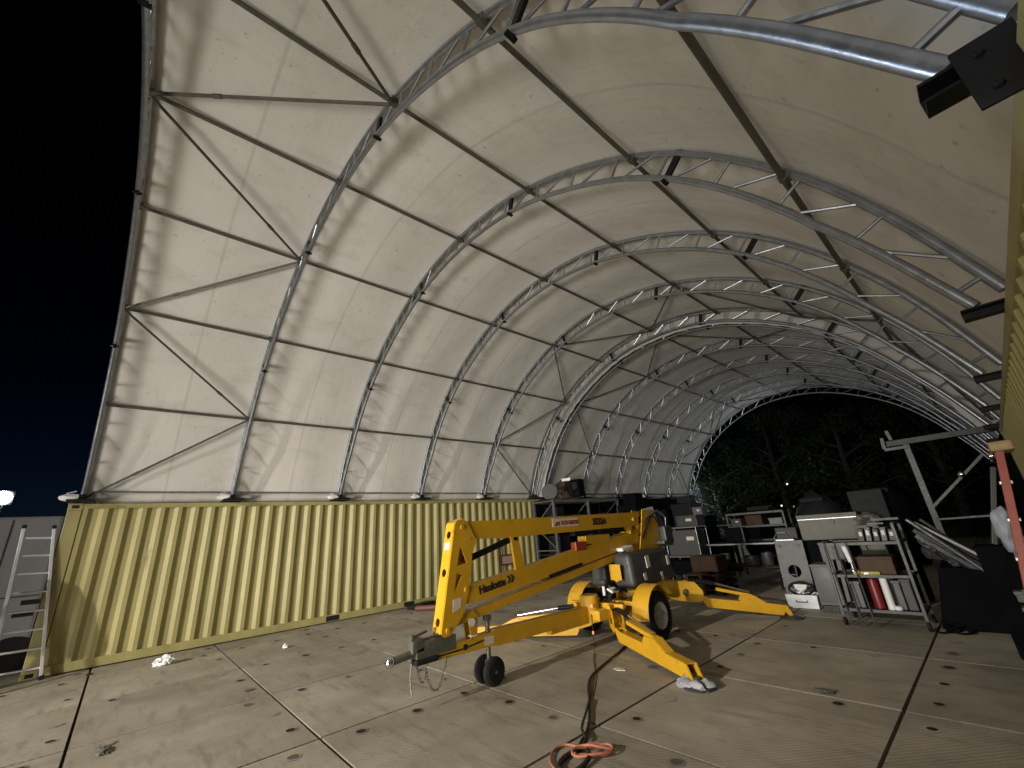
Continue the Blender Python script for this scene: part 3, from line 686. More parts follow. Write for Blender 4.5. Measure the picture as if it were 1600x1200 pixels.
    m = MB(); m.box((LX-.15, 5.66, .86), (.24, .1, .2), bev=.02); m.build('control_box', 'cover_plastic', L)
    m = MB(); m.box((LX+.1, 6.0, 1.19), (.18, .3, .05), Matrix.Rotation(R(6), 3, 'X'), bev=.015); m.build('manual_pouch', 'white_plastic', L)
    m = MB(); m.lathe([(.34, .62), (.34, .67), (.2, .67)], (LX, 6.2, 0), n=32); m.build('slew_ring', 'black_steel', L)
    m = MB(); m.prism([(6.0, .67), (6.9, .67), (7.05, 1.1), (6.9, 1.5), (6.6, 1.55), (6.3, 1.1)], YZ(LX), -.07, .07); m.build('turret', 'lift_yellow', L)
    # platform control pendant behind the knuckle
    m = MB(); m.box((LX+.1, 7.25, 1.32), (.3, .26, .3), bev=.03); m.build('pendant_box', 'cover_plastic', L)
    m = MB(); m.box((LX+.16, 7.12, 1.19), (.24, .3, .06), Matrix.Rotation(R(-8), 3, 'X'), bev=.01); m.build('pendant_tray', 'grey_steel', L)
    # outriggers
    def outrigger(hub, knee, tip, dz=0.0):
        h, k, t_ = V((*hub, 0)), V((*knee, 0)), V((*tip, 0)); d = (t_-k); Ln = d.length; d.normalize(); sd = V((0, 0, 1)).cross(d); e = k-h; Lh = e.length
        sc = Ln/1.62
        def F(off): return lambda a, b, t: k+d*(a*sc)+V((0, 0, b+dz*max(0, 1-max(a, 0)/1.6)))+sd*(off+t)
        m = MB()
        for off in (-.055, .055):
            vs, fs = plate([(-.06, .25), (.04, .075), (1.5, .05), (1.62, .19), (1.22, .20), (1.0, .30), (.78, .28), (.72, .20), (.12, .205)], [], F(off), .012); m.add(vs, fs)
        f = F(0)
        for a, b, za, zb in ((.03, 1.5, .085, .055), (.12, .72, .20, .195), (1.0, 1.22, .297, .205), (1.22, 1.60, .197, .187), (.78, 1.0, .275, .295)):
            m.bar(f(a, za, 0), f(b, zb, 0), .098, .01)
        for off in (-.055, .055): m.prism([(1.46, .19), (1.60, .19), (1.70, .03), (1.62, .03)], F(off), -.008, .008)
        arm = m.build('outrigger', 'lift_yellow', L)
        m = MB(); m.bar(f(.30, .345, 0), f(.98, .285, 0), .07, .045); m.build('slide_tube', 'lift_yellow', arm)
        m = MB(); m.rod(f(-.25, .47, 0), f(.30, .425, 0), .034, 12); cy = m.build('ram', 'black_steel', arm)
        m = MB(); m.rod(f(.30, .425, 0), f(.95, .335, 0), .017, 12); m.build('piston', 'chrome', cy)
        m = MB(); m.lathe([(.155, .004), (.16, .02), (.13, .035), (.05, .06), (.03, .09)], k+d*(1.66*sc), n=24)
        m.build('foot_pad', 'grey_steel', arm)
        m = MB()
        g = lambda off: (lambda a, b, t: h+e*a+V((0, 0, b+dz*.9))+sd*(off+t))
        for off in (-.075, .075):
            vs, fs = plate([(0, .52), (.85, .46), (1.0, .33), (1.0, .19), (.88, .165), (.4, .20), (0, .30)], [circle((.62, .31), .055 / max(Lh, .3), 16, Lh)], g(off), .012); m.add(vs, fs)
        gg = g(0); m.bar(gg(.05, .50, 0), gg(.84, .455, 0), .05, .012); m.bar(gg(0, .31, 0), gg(.85, .18, 0), .138, .012)
        m.rod(gg(.97, .21, -.09), gg(.97, .21, .09), .022)
        m.build('outrigger_bracket', 'lift_yellow', L)
    outrigger((LX+.12, 5.45), (-3.93, 5.26), (-2.51, 4.46))
    outrigger((LX-.12, 5.45), (2*LX+3.93, 5.26), (-6.08, 4.46))
    outrigger((LX+.12, 6.78), (-3.62, 7.17), (-2.66, 7.87), .14)
    outrigger((LX-.12, 6.78), (2*LX+3.62, 7.17), (2*LX+2.66, 7.87), .14)
    # crumpled grey bag tied round the nearest foot
    m = MB()
    for k in range(6): m.lump((-2.50+.10*math.cos(k*1.05), 4.44+.10*math.sin(k*1.05), .035), (.095, .06, .05), .5, 2.2, k, sub=2, squash=-.03)
    m.build('foot_cover', 'grey_panel', L)
build_lift()

# ------------------------------------------------------------------ extension cords and litter on the mats
def curve_pts(cp, per=8):
    out = []
    for i in range(len(cp)-1):
        p = [V(cp[max(0, min(len(cp)-1, i+k))]) for k in (-1, 0, 1, 2)]
        for q in range(per):
            t = q/per
            out.append(0.5*((2*p[1])+(p[2]-p[0])*t+(2*p[0]-5*p[1]+4*p[2]-p[3])*t*t+(3*p[1]-p[0]-3*p[2]+p[3])*t**3))
    out.append(V(cp[-1])); return out
def cords():
    t = thing('extension_cord', (-2.55, 2.75, 0), 'orange and black extension cord running to a loose coil on the mats', 'cord')
    m = MB(); m.tube(curve_pts([(-3.95, 5.45, .014), (-3.8, 5.0, .014), (-3.69, 4.61, .014), (-3.49, 4.02, .014), (-3.10, 3.52, .014), (-2.88, 3.25, .014), (-2.71, 3.0, .014), (-2.66, 2.88, .014), (-2.60, 2.77, .014)]), .012, 8)
    m.tube(curve_pts([(-3.10, 3.53, .03), (-2.94, 3.28, .028), (-2.77, 3.02, .032), (-2.63, 2.9, .03), (-2.58, 2.76, .02)]), .011, 8)
    m.build('black_cable', 'cord_black', t)
    m = MB()
    loops = [((-2.50, 2.80), .13, .06, .7), ((-2.47, 2.78), .15, .07, .95)]
    for k, ((cx, cy), ra, rb, ang) in enumerate(loops):
        m.tube([(cx+ra*math.cos(a)*math.cos(ang)-rb*math.sin(a)*math.sin(ang), cy+ra*math.cos(a)*math.sin(ang)+rb*math.sin(a)*math.cos(ang), .02+.018*k+.006*math.sin(3*a)) for a in [i*2*math.pi/36 for i in range(36)]], .0095, 8, closed=True)
    m.tube(curve_pts([(-2.60, 2.79, .02), (-2.72, 2.76, .015), (-2.73, 2.64, .012), (-2.62, 2.50, .012), (-2.4, 2.42, .012)]), .0085, 8)
    m.tube(curve_pts([(-2.60, 2.77, .03), (-2.52, 2.80, .05), (-2.44, 2.84, .045), (-2.38, 2.9, .03), (-2.46, 2.92, .03), (-2.56, 2.84, .04)]), .0095, 8)
    m.build('orange_coil', 'cord_orange', t)
    m = MB(); m.tube(curve_pts([(-2.59, 2.76, .02), (-2.60, 2.62, .016), (-2.55, 2.50, .014), (-2.47, 2.48, .014), (-2.42, 2.56, .016), (-2.44, 2.70, .03), (-2.5, 2.76, .04)]), .0165, 8)
    m.build('black_loop', 'cord_black', t)
    t = thing('pendant_cord', (-4.13, 4.9, 0), 'thin cord hanging from the drawbar with an orange indicator light', 'cord')
    m = MB(); m.tube(curve_pts([(-4.17, 4.99, .42), (-4.13, 4.93, .2), (-4.08, 4.86, .03), (-3.9, 4.6, .012), (-3.5, 4.12, .012), (-3.12, 3.56, .012)]), .005, 6); m.build('cord', 'cord_black', t)
    m = MB(); m.lathe([(.004, -.02), (.012, -.016), (.012, .016), (.004, .02)], (-4.13, 4.93, .21), n=10); m.build('indicator_light', 'orange_led', t)
cords()
m = MB(); m.lump((-9.46, .74, .05), (.10, .12, .075), .6, 2.0, 4, squash=-.05); m.lump((-9.38, .80, .09), (.06, .06, .05), .6, 2.4, 8)
tag(m.build('plastic_bag', 'white_plastic'), 'crumpled white plastic bag on the mats before the yellow container', 'bag')
m = MB(); m.lump((-8.76, 2.33, .025), (.05, .04, .035), .6, 2.2, 2, squash=-.025)
tag(m.build('paper_scrap', 'white_plastic'), 'small white paper scrap on the mats farther from the ladder', 'litter')
m = MB(); m.prism([(-.06, -.02), (.02, -.05), (.10, -.01), (.05, .03), (-.03, .04)], lambda a, b, t: V((-3.42+a, 4.45+b, t+.03*abs(a))), .006, .012)
tag(m.build('paper_scrap', 'sign_white'), 'flat torn paper scrap beside the cord under the boom lift', 'litter')
for k, (x, y, lb) in enumerate(((-5.88, .15, 'dark flattened rag on the mats nearest the bottom edge by the long seam'), (-9.9, -.1, 'dark chip of wood on the mats by the ladder foot'), (-1.55, 4.95, 'dark oily rag scrap on the mats before the rack trolley'))):
    m = MB(); m.lump((x, y, .010), ((.11, .045, .014), (.06, .03, .012), (.08, .06, .010))[k], .6, 2.5, 20+k, sub=3, squash=-.01)
    tag(m.build(('rag', 'wood_chip', 'rag')[k], ('tarp_canvas', 'wood_brown', 'tarp_canvas')[k]), lb, ('rag', 'debris', 'rag')[k])
m = MB(); m.box((-10.05, 5.75, .045), (.42, .75, .08), Matrix.Rotation(R(12), 3, 'Z'), bev=.02); m.box((-10.05, 5.75, .10), (.25, .5, .03), Matrix.Rotation(R(20), 3, 'Z'), bev=.01)
tag(m.build('steel_plate', 'dark_grey_paint'), 'dark flat steel plates lying at the foot of the yellow container', 'plates')
m = MB(); m.rod((-9.75, 5.35, .06), (-9.2, 5.85, .06), .055, 14); m.rod((-9.70, 5.48, .05), (-9.25, 5.95, .05), .04, 12)
tag(m.build('hose_roll', 'hose_brown'), 'reddish rolled hose lying beside the dark plates on the mats', 'hose')
t = thing('wall_sign', (XC+.01, 8.83, .8), 'pinkish sign board with dark frame on the yellow container wall', 'sign')
m = MB(); m.box((XC+.014, 8.83, .80), (.012, .50, .28), bev=.004); m.build('board', 'pink_panel', t)
m = MB()
for z in (.93, .67): m.bar((XC+.02, 8.56, z), (XC+.02, 9.10, z), .03, .035)
for y in (8.57, 9.09): m.bar((XC+.02, y, .4), (XC+.02, y, 1.4), .03, .035)
m.build('frame', 'wood_brown', t)

# ------------------------------------------------------------------ left: aluminium ladder, grey trailer, flood lamp
def left_side():
    t = thing('ladder', (-10.6, -.9, 0), 'bright aluminium ladder leaning at the corner of the yellow container', 'ladder')
    rb, rt, lb, lt = V((-10.33, -.635, 0)), V((-10.455, -.965, 2.20)), V((-10.33, -1.16, 0)), V((-10.455, -1.30, 2.22))
    for a, b in ((rb, rt), (lb, lt)):
        m = MB(); m.bar(a, b, .04, .075, up=(1, 0, .3), bev=.004); r = m.build('rail', 'aluminium', t)
        m = MB(); m.box(a+V((0, 0, .03)), (.09, .05, .06), bev=.01); m.build('rubber_foot', 'rubber', r); m = MB(); m.box(b+V((0, 0, .01)), (.09, .045, .06), bev=.01); m.build('end_cap', 'rubber', r)
    for i in range(8):
        f = (i+.6)/8.2; m = MB(); m.rod(lb.lerp(lt, f), rb.lerp(rt, f), .017, 10); m.build('rung', 'aluminium', t)
    t = thing('shadow_caster', (-9.68, -1.65, 0), 'added unseen stand-in shaped to throw a shadow on the container corner', 'shadow caster')  # invented object out of view, shaped to cast the dark blob on the container
    for dy, dx in ((-.48, .05), (.46, .02), (.02, -.32)):
        m = MB(); m.rod((-9.68+dx, -1.62+dy, .01), (-9.68+dx*.2, -1.66+dy*.2, 1.2), .035, 10); m.lathe([(.045, 0), (.045, .05), (.035, .06)], (-9.68+dx, -1.62+dy, 0), n=12); m.build('leg', 'black_steel', t)
    m = MB(); m.lathe([(.26, .98), (.28, 1.05), (.25, 1.25), (.20, 1.5), (.14, 1.70), (.09, 1.78), (.02, 1.82)], (-9.68, -1.70, 0), (0, -.13, 1), 20)
    for i, p in enumerate(m.v): m.v[i] = p+V((.03*noise.noise(p*4), .03*noise.noise(p*4+V((5, 0, 0))), 0))
    m.build('caster_body', 'tarp_canvas', t)
    t = thing('equipment_trailer', (-12.3, -3.0, 0), 'pale grey equipment trailer with black slots and wheel arch behind the ladder', 'trailer')
    m = MB(); m.box((-12.4, -3.15, 1.38), (2.2, 4.4, 2.16), bev=.05); b = m.build('body', 'grey_panel', t)
    m = MB(); m.box((-12.4, -3.15, .25), (2.1, 4.3, .14)); m.build('frame', 'dark_grey_paint', t)
    xs = -11.298
    for y, z, w_, h_ in ((-1.07, 1.06, .22, .075), (-1.12, .88, .24, .07), (-1.62, 1.06, .36, .075), (-1.66, .88, .36, .07)):
        m = MB(); m.box((xs, y, z), (.012, w_, h_)); m.build('vent_slot', 'dark_void', b)
    m = MB()
    for y in (-1.55, -2.25, -2.95, -3.65): m.box((xs, y, 1.55), (.014, .02, 1.7))
    m.box((xs, -2.2, 1.16), (.014, 2.4, .02)); m.build('panel_seam', 'mid_grey_paint', b)
    m = MB(); m.prism([(-1.15+.30*math.cos(R(a)), .32+.24*math.sin(R(a))) for a in range(0, 181, 15)], YZ(xs), -.01, .012); m.build('wheel_arch', 'dark_void', b)
    m = MB(); m.lathe([(.08, -.08), (.2, -.09), (.25, -.06), (.25, .06), (.2, .09), (.08, .08)], (-11.42, -1.15, .25), (1, 0, 0), 28); m.build('wheel', 'rubber', t)
    t = thing('flood_lamp', (-20, -3.12, 0), 'glaring white flood lamp on a pole beyond the grey trailer', 'flood lamp')
    m = MB(); m.rod((-20, -3.12, 0), (-20, -3.12, 3.5), .05); m.build('pole', 'grey_steel', t)
    m = MB(); m.box((-20.06, -3.12, 3.72), (.1, .46, .46), bev=.04); h = m.build('lamp_head', 'black_steel', t)
    m = MB(); m.lathe([(.05, 0), (.19, .0), (.19, .03), (.05, .04)], (-20.0, -3.12, 3.72), (1, 0, 0), 24); m.build('lamp_glass', 'lamp_face', h)
left_side()

# ------------------------------------------------------------------ storage rack against the left wall and what stands on it
def simple(name, mb, mats, label, cat, group=None): return tag(mb.build(name, mats), label, cat, group)
def crate_box(name, c, d, paint, label, cat, group=None, rz=0, bev=.012, tape=None, lid=True, extra=None):
    """a carton / cabinet: body with a proud lid edge and optional tape, sticker or door line as parts"""
    t = thing(name, (c[0], c[1], c[2]-d[2]/2), label, cat, group); M = Matrix.Rotation(R(rz), 3, 'Z'); c = V(c)
    m = MB(); m.box(c, d, M, bev=bev); b = m.build('body', paint, t)
    if lid: m = MB(); m.box(c+V((0, 0, d[2]/2-.02)), (d[0]+.012, d[1]+.012, .035), M, bev=.005); m.build('lid', paint, t)
    if tape:
        m = MB(); m.box(c+M @ V((d[0]*.12, -d[1]/2-.002, d[2]*.12)), (d[0]*.28, .004, d[2]*.22), M); m.build('sticker', tape, t)
    if extra: extra(t, c, M)
    return t
def rack_left():
    t = thing('storage_rack', (-9.9, 11.8, 0), 'tall grey steel storage rack against the far end of the yellow container', 'rack')
    xa, xb, ya, yb, H = -10.36, -9.45, 10.1, 13.6, 2.48
    for x in (xa, xb):
        for y in (ya, 11.85, yb):
            m = MB(); m.box((x, y, H/2), (.075, .075, H), bev=.006); m.build('post', 'pale_grey_paint', t)
    for y in (ya, 11.85, yb):
        m = MB()
        for i in range(3):
            z0 = .2+.75*i; a, b = (xa, xb) if i % 2 == 0 else (xb, xa)
            m.bar((a, y+.01, z0), (b, y+.01, z0+.72), .03, .03); m.bar((xa, y-.01, z0+.74), (xb, y-.01, z0+.74), .035, .035)
        m.build('end_brace', 'pale_grey_paint', t)
    for z in (.75, 1.62, 2.44):
        m = MB()
        for x in (xa, xb): m.bar((x, ya, z), (x, yb, z), .05, .10)
        m.build('beam', 'beige_paint' if z > 2 else 'pale_grey_paint', t)
        m = MB(); m.box(((xa+xb)/2, (ya+yb)/2, z+.06), (xb-xa-.05, yb-ya, .02)); m.build('shelf', 'wood_brown', t)
    m = MB(); m.box((-10.30, 11.85, 1.25), (.02, 3.45, 2.3)); m.build('back_sheet', 'tarp_black', t)
    # things stored on it
    n = 0
    for z, kinds in ((.77, 6), (1.64, 6)):
        y = 10.35
        for i in range(kinds):
            w = random.uniform(.32, .52); h = random.uniform(.3, .62)
            wh = ('dark carton', 'black plastic tote', 'brown carton')[i % 3]
            lv = 'lower' if z < 1 else 'middle'
            crate_box('carton' if i % 3 != 1 else 'tote', (-9.83, y+w/2, z+h/2+.012), (.55, w-.04, h), ('dark_grey_paint', 'tarp_black', 'wood_brown')[i % 3],
                      '%s on the %s shelf of the tall storage rack' % (wh, lv), 'box', 'boxes on the tall storage rack', tape=None)
            y += w+.06
    z = 2.512
    t = thing('cable_drum', (-9.76, 10.35, z), 'grey round cable drum on top of the tall storage rack', 'drum')
    m = MB(); m.lathe([(.24, 0), (.24, .03), (.13, .03), (.13, .27), (.24, .27), (.24, .30), (.04, .30)], (-9.82, 10.32, z+.24), (.75, -.6, 0), 26); m.build('spool', 'pale_grey_paint', t)
    m = MB(); m.lathe([(.14, .04), (.19, .05), (.19, .25), (.14, .26)], (-9.82, 10.32, z+.24), (.75, -.6, 0), 22); m.build('wound_cable', 'rubber', t)
    t = thing('metal_chair', (-9.35, 10.5, z), 'dark folded metal chair tipped on top of the tall rack', 'chair')
    m = MB()
    for dx in (-.16, .16):
        m.tube([(-9.42+dx, 10.4, z+.02), (-9.36+dx, 10.5, z+.28), (-9.44+dx, 10.6, z+.52)], .014, 8); m.tube([(-9.42+dx, 10.75, z+.02), (-9.38+dx, 10.52, z+.30), (-9.34+dx, 10.42, z+.40)], .014, 8)
    m.build('frame', 'black_steel', t)
    m = MB(); m.box((-9.38, 10.52, z+.30), (.36, .34, .03), Matrix.Rotation(R(20), 3, 'X'), bev=.01); m.build('seat', 'wood_brown', t)
    m = MB(); m.box((-9.43, 10.6, z+.46), (.36, .02, .16), bev=.008); m.build('backrest', 'wood_brown', t)
    crate_box('carton', (-9.40, 10.85, z+.60), (.30, .24, .10), 'white_plastic', 'small white carton perched highest on the tall storage rack', 'box', rz=20)
    crate_box('carton', (-9.42, 10.86, z+.275), (.34, .36, .54), 'wood_brown', 'brown carton under the small white carton on the rack top', 'box')
    def grille(t, c, M):
        m = MB(); m.lathe([(.11, 0), (.12, .006), (.09, .01)], c+V((0, -.155, .06)), (0, -1, 0), 22); m.build('speaker_cone', 'rubber', t)
    crate_box('speaker_box', (-8.93+.02, 10.75, z+.27), (.34, .30, .54), 'tarp_black', 'black upright speaker box on the edge of the tall rack', 'speaker', lid=False, extra=grille)
rack_left()

# ------------------------------------------------------------------ clutter behind the lift
def clutter_middle():
    # wheeled grey cabinet in a tubular frame
    t = thing('tool_cart', (-5.52, 10.7, 0), 'grey cabinet in a tubular cart frame behind the boom lift', 'cart')
    m = MB(); m.box((-5.55, 10.75, 1.0), (.78, .5, .60), bev=.02); b = m.build('cabinet', 'mid_grey_paint', t)
    m = MB(); m.box((-5.32, 10.495, 1.10), (.19, .006, .085)); m.build('label_plate', 'sign_white', b)
    m = MB(); m.rod((-5.78, 10.49, 1.16), (-5.78, 10.47, 1.16), .02); m.build('lock', 'chrome', b)
    m = MB()
    for x in (-5.97, -5.12):
        for y in (10.48, 11.02): m.rod((x, y, .16), (x, y, 1.36), .017)
    for y in (10.48, 11.02): m.rod((-5.97, y, 1.36), (-5.12, y, 1.36), .017); m.rod((-5.97, y, .68), (-5.12, y, .68), .017)
    for x in (-5.97, -5.12): m.rod((x, 10.48, 1.36), (x, 11.02, 1.36), .017); m.rod((x, 10.48, .68), (x, 11.02, .68), .017)
    m.build('frame', 'galvanised_steel', t)
    for x in (-5.97, -5.12):
        for y in (10.48, 11.02): m = MB(); m.lathe([(.02, -.022), (.075, -.02), (.075, .02), (.02, .022)], (x, y, .08), (1, 0, 0), 18); m.build('wheel', 'rubber', t)
    m = MB(); m.box((-5.55, 10.75, .42), (.75, .46, .34), bev=.03); tag(m.build('generator', 'tarp_black'), 'black generator stowed under the grey cart cabinet', 'generator')
    crate_box('carton', (-5.72, 11.5, 1.50), (.60, .40, .30), 'mid_grey_paint', 'grey carton with white label stacked above the tool cart', 'box', rz=-4, tape='sign_white')
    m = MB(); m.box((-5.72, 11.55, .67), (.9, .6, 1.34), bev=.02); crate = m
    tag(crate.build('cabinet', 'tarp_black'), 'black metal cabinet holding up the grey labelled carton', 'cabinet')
    t = thing('sheet_panel', (-6.5, 10.9, 0), 'pale sheet panel standing upright behind the knuckle of the boom lift', 'panel')
    m = MB(); m.box((-6.50, 10.9, 1.05), (.38, .04, 1.80), Matrix.Rotation(R(-7), 3, 'Y'), bev=.006); m.build('sheet', 'beige_paint', t)
    m = MB(); m.box((-6.50, 10.96, .3), (.5, .3, .6), bev=.01); m.build('stand', 'dark_grey_paint', t)
    # stack of dark boxes along the black container
    st = [(-8.55, 13.2, .75, .8, .9, 2.18, 'tall black cabinet standing right of the storage rack'), (-7.75, 13.6, .85, .8, .8, 1.9, 'broad black cabinet next to the tall black cabinet'),
          (-7.0, 14.0, .70, .8, .8, 2.05, 'dark grey cabinet in the row of black cabinets'), (-6.3, 13.4, .65, .7, .7, 1.62, 'low dark cabinet at the end of the black cabinet row')]
    for i, (x, y, w, d, _, h, lb) in enumerate(st):
        crate_box('cabinet', (x, y, h/2), (w, d, h), ('tarp_black', 'container_black', 'dark_grey_paint', 'tarp_black')[i], lb, 'cabinet', 'dark cabinets beside the black container', lid=True)
    crate_box('carton', (-8.46, 13.15, 2.18+.19), (.5, .5, .36), 'tarp_black', 'square black box on top of the tall black cabinet', 'box')
    crate_box('carton', (-6.95, 14.0, 2.05+.13), (.45, .45, .24), 'dark_grey_paint', 'flat dark box on top of the dark grey cabinet', 'box')
    crate_box('carton', (-6.28, 13.35, 1.62+.14), (.3, .3, .26), 'pale_grey_paint', 'small pale box on the low dark cabinet', 'box', tape='sign_white')
    # long work bench with odds and ends
    t = thing('workbench', (-4.4, 11.2, 0), 'long dark workbench with a bright steel front edge', 'workbench')
    m = MB(); m.box((-4.35, 11.3, .90), (1.75, .7, .05), bev=.006); m.build('top', 'dark_grey_paint', t)
    m = MB(); m.box((-4.35, 10.94, .905), (1.75, .02, .03)); m.build('edge_strip', 'galvanised_steel', t)
    for x in (-5.15, -3.55):
        for y in (11.02, 11.58): m = MB(); m.box((x, y, .437), (.06, .06, .875)); m.build('leg', 'dark_grey_paint', t)
    m = MB(); m.box((-4.35, 11.3, .42), (1.64, .62, .03)); m.build('shelf', 'dark_grey_paint', t)
    t = thing('bucket', (-4.83, 11.0, .436), 'pale grey bucket on the lower shelf of the workbench', 'bucket')
    m = MB(); m.lathe([(.10, 0), (.13, .24), (.14, .25), (.125, .25), (.10, .02)], (-4.83, 11.1, .437), n=24); m.build('pail', 'pale_grey_paint', t)
    m = MB(); m.tube([(-4.83+.13*math.cos(a), 11.1, .66-.10*math.sin(a)) for a in [i*math.pi/10 for i in range(11)]], .005, 6); m.build('handle', 'chrome', t)
    for x, y, r_, h, lb in ((-4.22, 11.1, .17, .20, 'wide steel cooking pot on the shelf under the workbench'), (-3.88, 11.12, .12, .26, 'narrow steel cooking pot beside the wide pot'),
                            (-4.05, 11.3, .10, .14, 'small steel pan behind the two cooking pots')):
        t = thing('cooking_pot', (x, y, .436), lb, 'pot', 'pots under the workbench')
        m = MB(); m.lathe([(r_*.9, 0), (r_, .02), (r_, h), (r_+.01, h+.005), (r_-.01, h+.005), (r_-.012, .02)], (x, y, .437), n=28); m.build('pan', 'grey_steel', t)
        m = MB()
        for sgn in (-1, 1): m.tube([(x+sgn*r_, y-.04, .437+h*.7), (x+sgn*(r_+.05), y, .437+h*.7), (x+sgn*r_, y+.04, .437+h*.7)], .007, 6)
        m.build('handle', 'grey_steel', t)
    # on and behind the bench
    t = thing('clamp_stand', (-3.86, 11.2, .925), 'thin upright steel stand on the dark workbench', 'stand')
    m = MB(); m.rod((-4.32, 11.2, .94), (-4.32, 11.2, 1.34), .02); m.rod((-4.9, 11.2, 1.34), (-4.30, 11.2, 1.34), .015); m.build('post', 'grey_steel', t)
    m = MB(); m.box((-4.32, 11.2, .935), (.16, .16, .02)); m.build('foot', 'black_steel', t)
    crate_box('monitor_case', (-4.55, 11.35, 1.10), (.42, .30, .34), 'tarp_black', 'black case on the workbench behind the steel stand', 'case')
    crate_box('carton', (-3.55, 11.9, 1.06), (.44, .36, .26), 'mid_grey_paint', 'grey carton at the end of the workbench', 'box')
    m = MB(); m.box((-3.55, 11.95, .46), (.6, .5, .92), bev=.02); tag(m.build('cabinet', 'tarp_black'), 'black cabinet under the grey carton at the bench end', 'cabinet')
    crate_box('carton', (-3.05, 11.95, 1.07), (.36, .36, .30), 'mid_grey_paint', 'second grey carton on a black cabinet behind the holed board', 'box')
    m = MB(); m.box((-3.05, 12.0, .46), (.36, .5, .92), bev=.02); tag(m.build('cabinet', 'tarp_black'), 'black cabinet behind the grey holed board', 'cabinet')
    for x, y, h, w, lb, pm in ((-5.2, 15.5, 1.75, 1.3, 'dark machine under a cover far behind the workbench', 'tarp_black'), (-3.6, 15.2, 1.85, 1.2, 'dark boxy machine with pale top far behind the bench', 'dark_grey_paint'), (-2.2, 15.6, 1.95, 1.3, 'large dark machine far behind the beige chest', 'tarp_black')):
        t = thing('covered_machine', (x, y, 0), lb, 'machine', 'covered machines at the back')
        m = MB(); m.lump((x, y, h*.45), (w*.62, .6, h*.62), .18, 1.4, x, squash=-h*.45); m.build('cover', pm, t)
        m = MB(); m.box((x, y-.2, h*.98), (w*.5, .4, .12), bev=.02); m.build('top_box', 'dark_grey_paint', t)
    for k, (x, y, lb) in enumerate(((-3.0, 13.2, 'dark steel drum standing nearest the workbench end'), (-2.35, 13.5, 'dark steel drum standing behind the beige chest'), (-5.9, 13.9, 'dark steel drum beside the covered machine at the back'))):
        t = thing('steel_drum', (x, y, 0), lb, 'drum', 'steel drums at the back')
        m = MB(); m.lathe([(.28, 0), (.29, .02), (.28, .04), (.28, .28), (.292, .30), (.28, .32), (.28, .56), (.292, .58), (.28, .60), (.28, .84), (.29, .86), (.29, .88), (.27, .88), (.265, .865)], (x, y, 0.005), n=30); m.build('shell', 'dark_grey_paint', t)
        m = MB(); m.rod((x+.15, y-.08, .865), (x+.15, y-.08, .89), .03, 14); m.build('bung', 'galvanised_steel', t)
    t = thing('shelf_frame', (-4.3, 12.6, 0), 'bare steel shelf frame standing behind the dark workbench', 'shelf')
    for x in (-5.1, -3.7):
        for y in (12.4, 12.9): m = MB(); m.box((x, y, .80), (.04, .04, 1.6)); m.build('post', 'grey_steel', t)
    for z in (.9, 1.25, 1.58): m = MB(); m.box((-4.4, 12.65, z), (1.42, .5, .025)); m.bar((-5.1, 12.39, z), (-3.7, 12.39, z), .015, .05); m.build('shelf', 'grey_steel', t)
    for k, (x, w, h, pm, lb) in enumerate(((-4.9, .28, .2, 'mid_grey_paint', 'small grey box at the tool cart end of the bare shelf frame'), (-4.45, .4, .26, 'wood_brown', 'brown box in the middle of the bare shelf frame'), (-3.95, .3, .16, 'pale_grey_paint', 'flat pale box at the holed board end of the bare shelf frame'))):
        crate_box('carton', (x, 12.6, 1.265+h/2), (w, .3, h), pm, lb, 'box', 'boxes on the bare shelf frame', rz=7*k-6, tape='sign_white' if k == 0 else None)
    t = thing('hand_truck', (-3.35, 10.7, 0), 'dark tubular hand truck standing between workbench and holed board', 'hand truck')
    m = MB()
    for x in (-3.50, -3.22): m.tube([(x, 10.55, .06), (x, 10.62, .6), (x, 10.70, 1.02), (x+(.05 if x < -3.4 else -.05), 10.78, 1.12)], .014, 8)
    m.rod((-3.45, 10.78, 1.12), (-3.27, 10.78, 1.12), .014)
    for z in (.3, .55, .8): m.rod((-3.50, 10.57+z*.07, z), (-3.22, 10.57+z*.07, z), .010)
    m.build('frame', 'galvanised_steel', t)
    m = MB(); m.box((-3.36, 10.46, .03), (.34, .18, .012)); m.build('toe_plate', 'grey_steel', t)
    for x in (-3.55, -3.17): m = MB(); m.lathe([(.03, -.025), (.10, -.025), (.115, 0), (.10, .025), (.03, .025)], (x, 10.66, .117), (1, 0, 0), 22); m.build('wheel', 'rubber', t)
    # timber pallets and brown crates right behind the lift
    t = thing('pallet_stack', (-5.0, 9.9, 0), 'low stack of brown wooden pallets behind the lift', 'pallets')
    for k in range(3):
        m = MB()
        for i in range(6): m.box((-4.75, 9.55+.15*i, .10+.14*k), (.8, .10, .02))
        for x in (-5.1, -4.75, -4.4): m.box((x, 9.92, .05+.14*k), (.09, .85, .08))
        m.build('pallet', 'wood_brown', t)
    crate_box('crate', (-4.72, 9.95, .43+.16), (.6, .5, .32), 'wood_brown', 'brown wooden crate on the low pallet stack', 'crate')
clutter_middle()

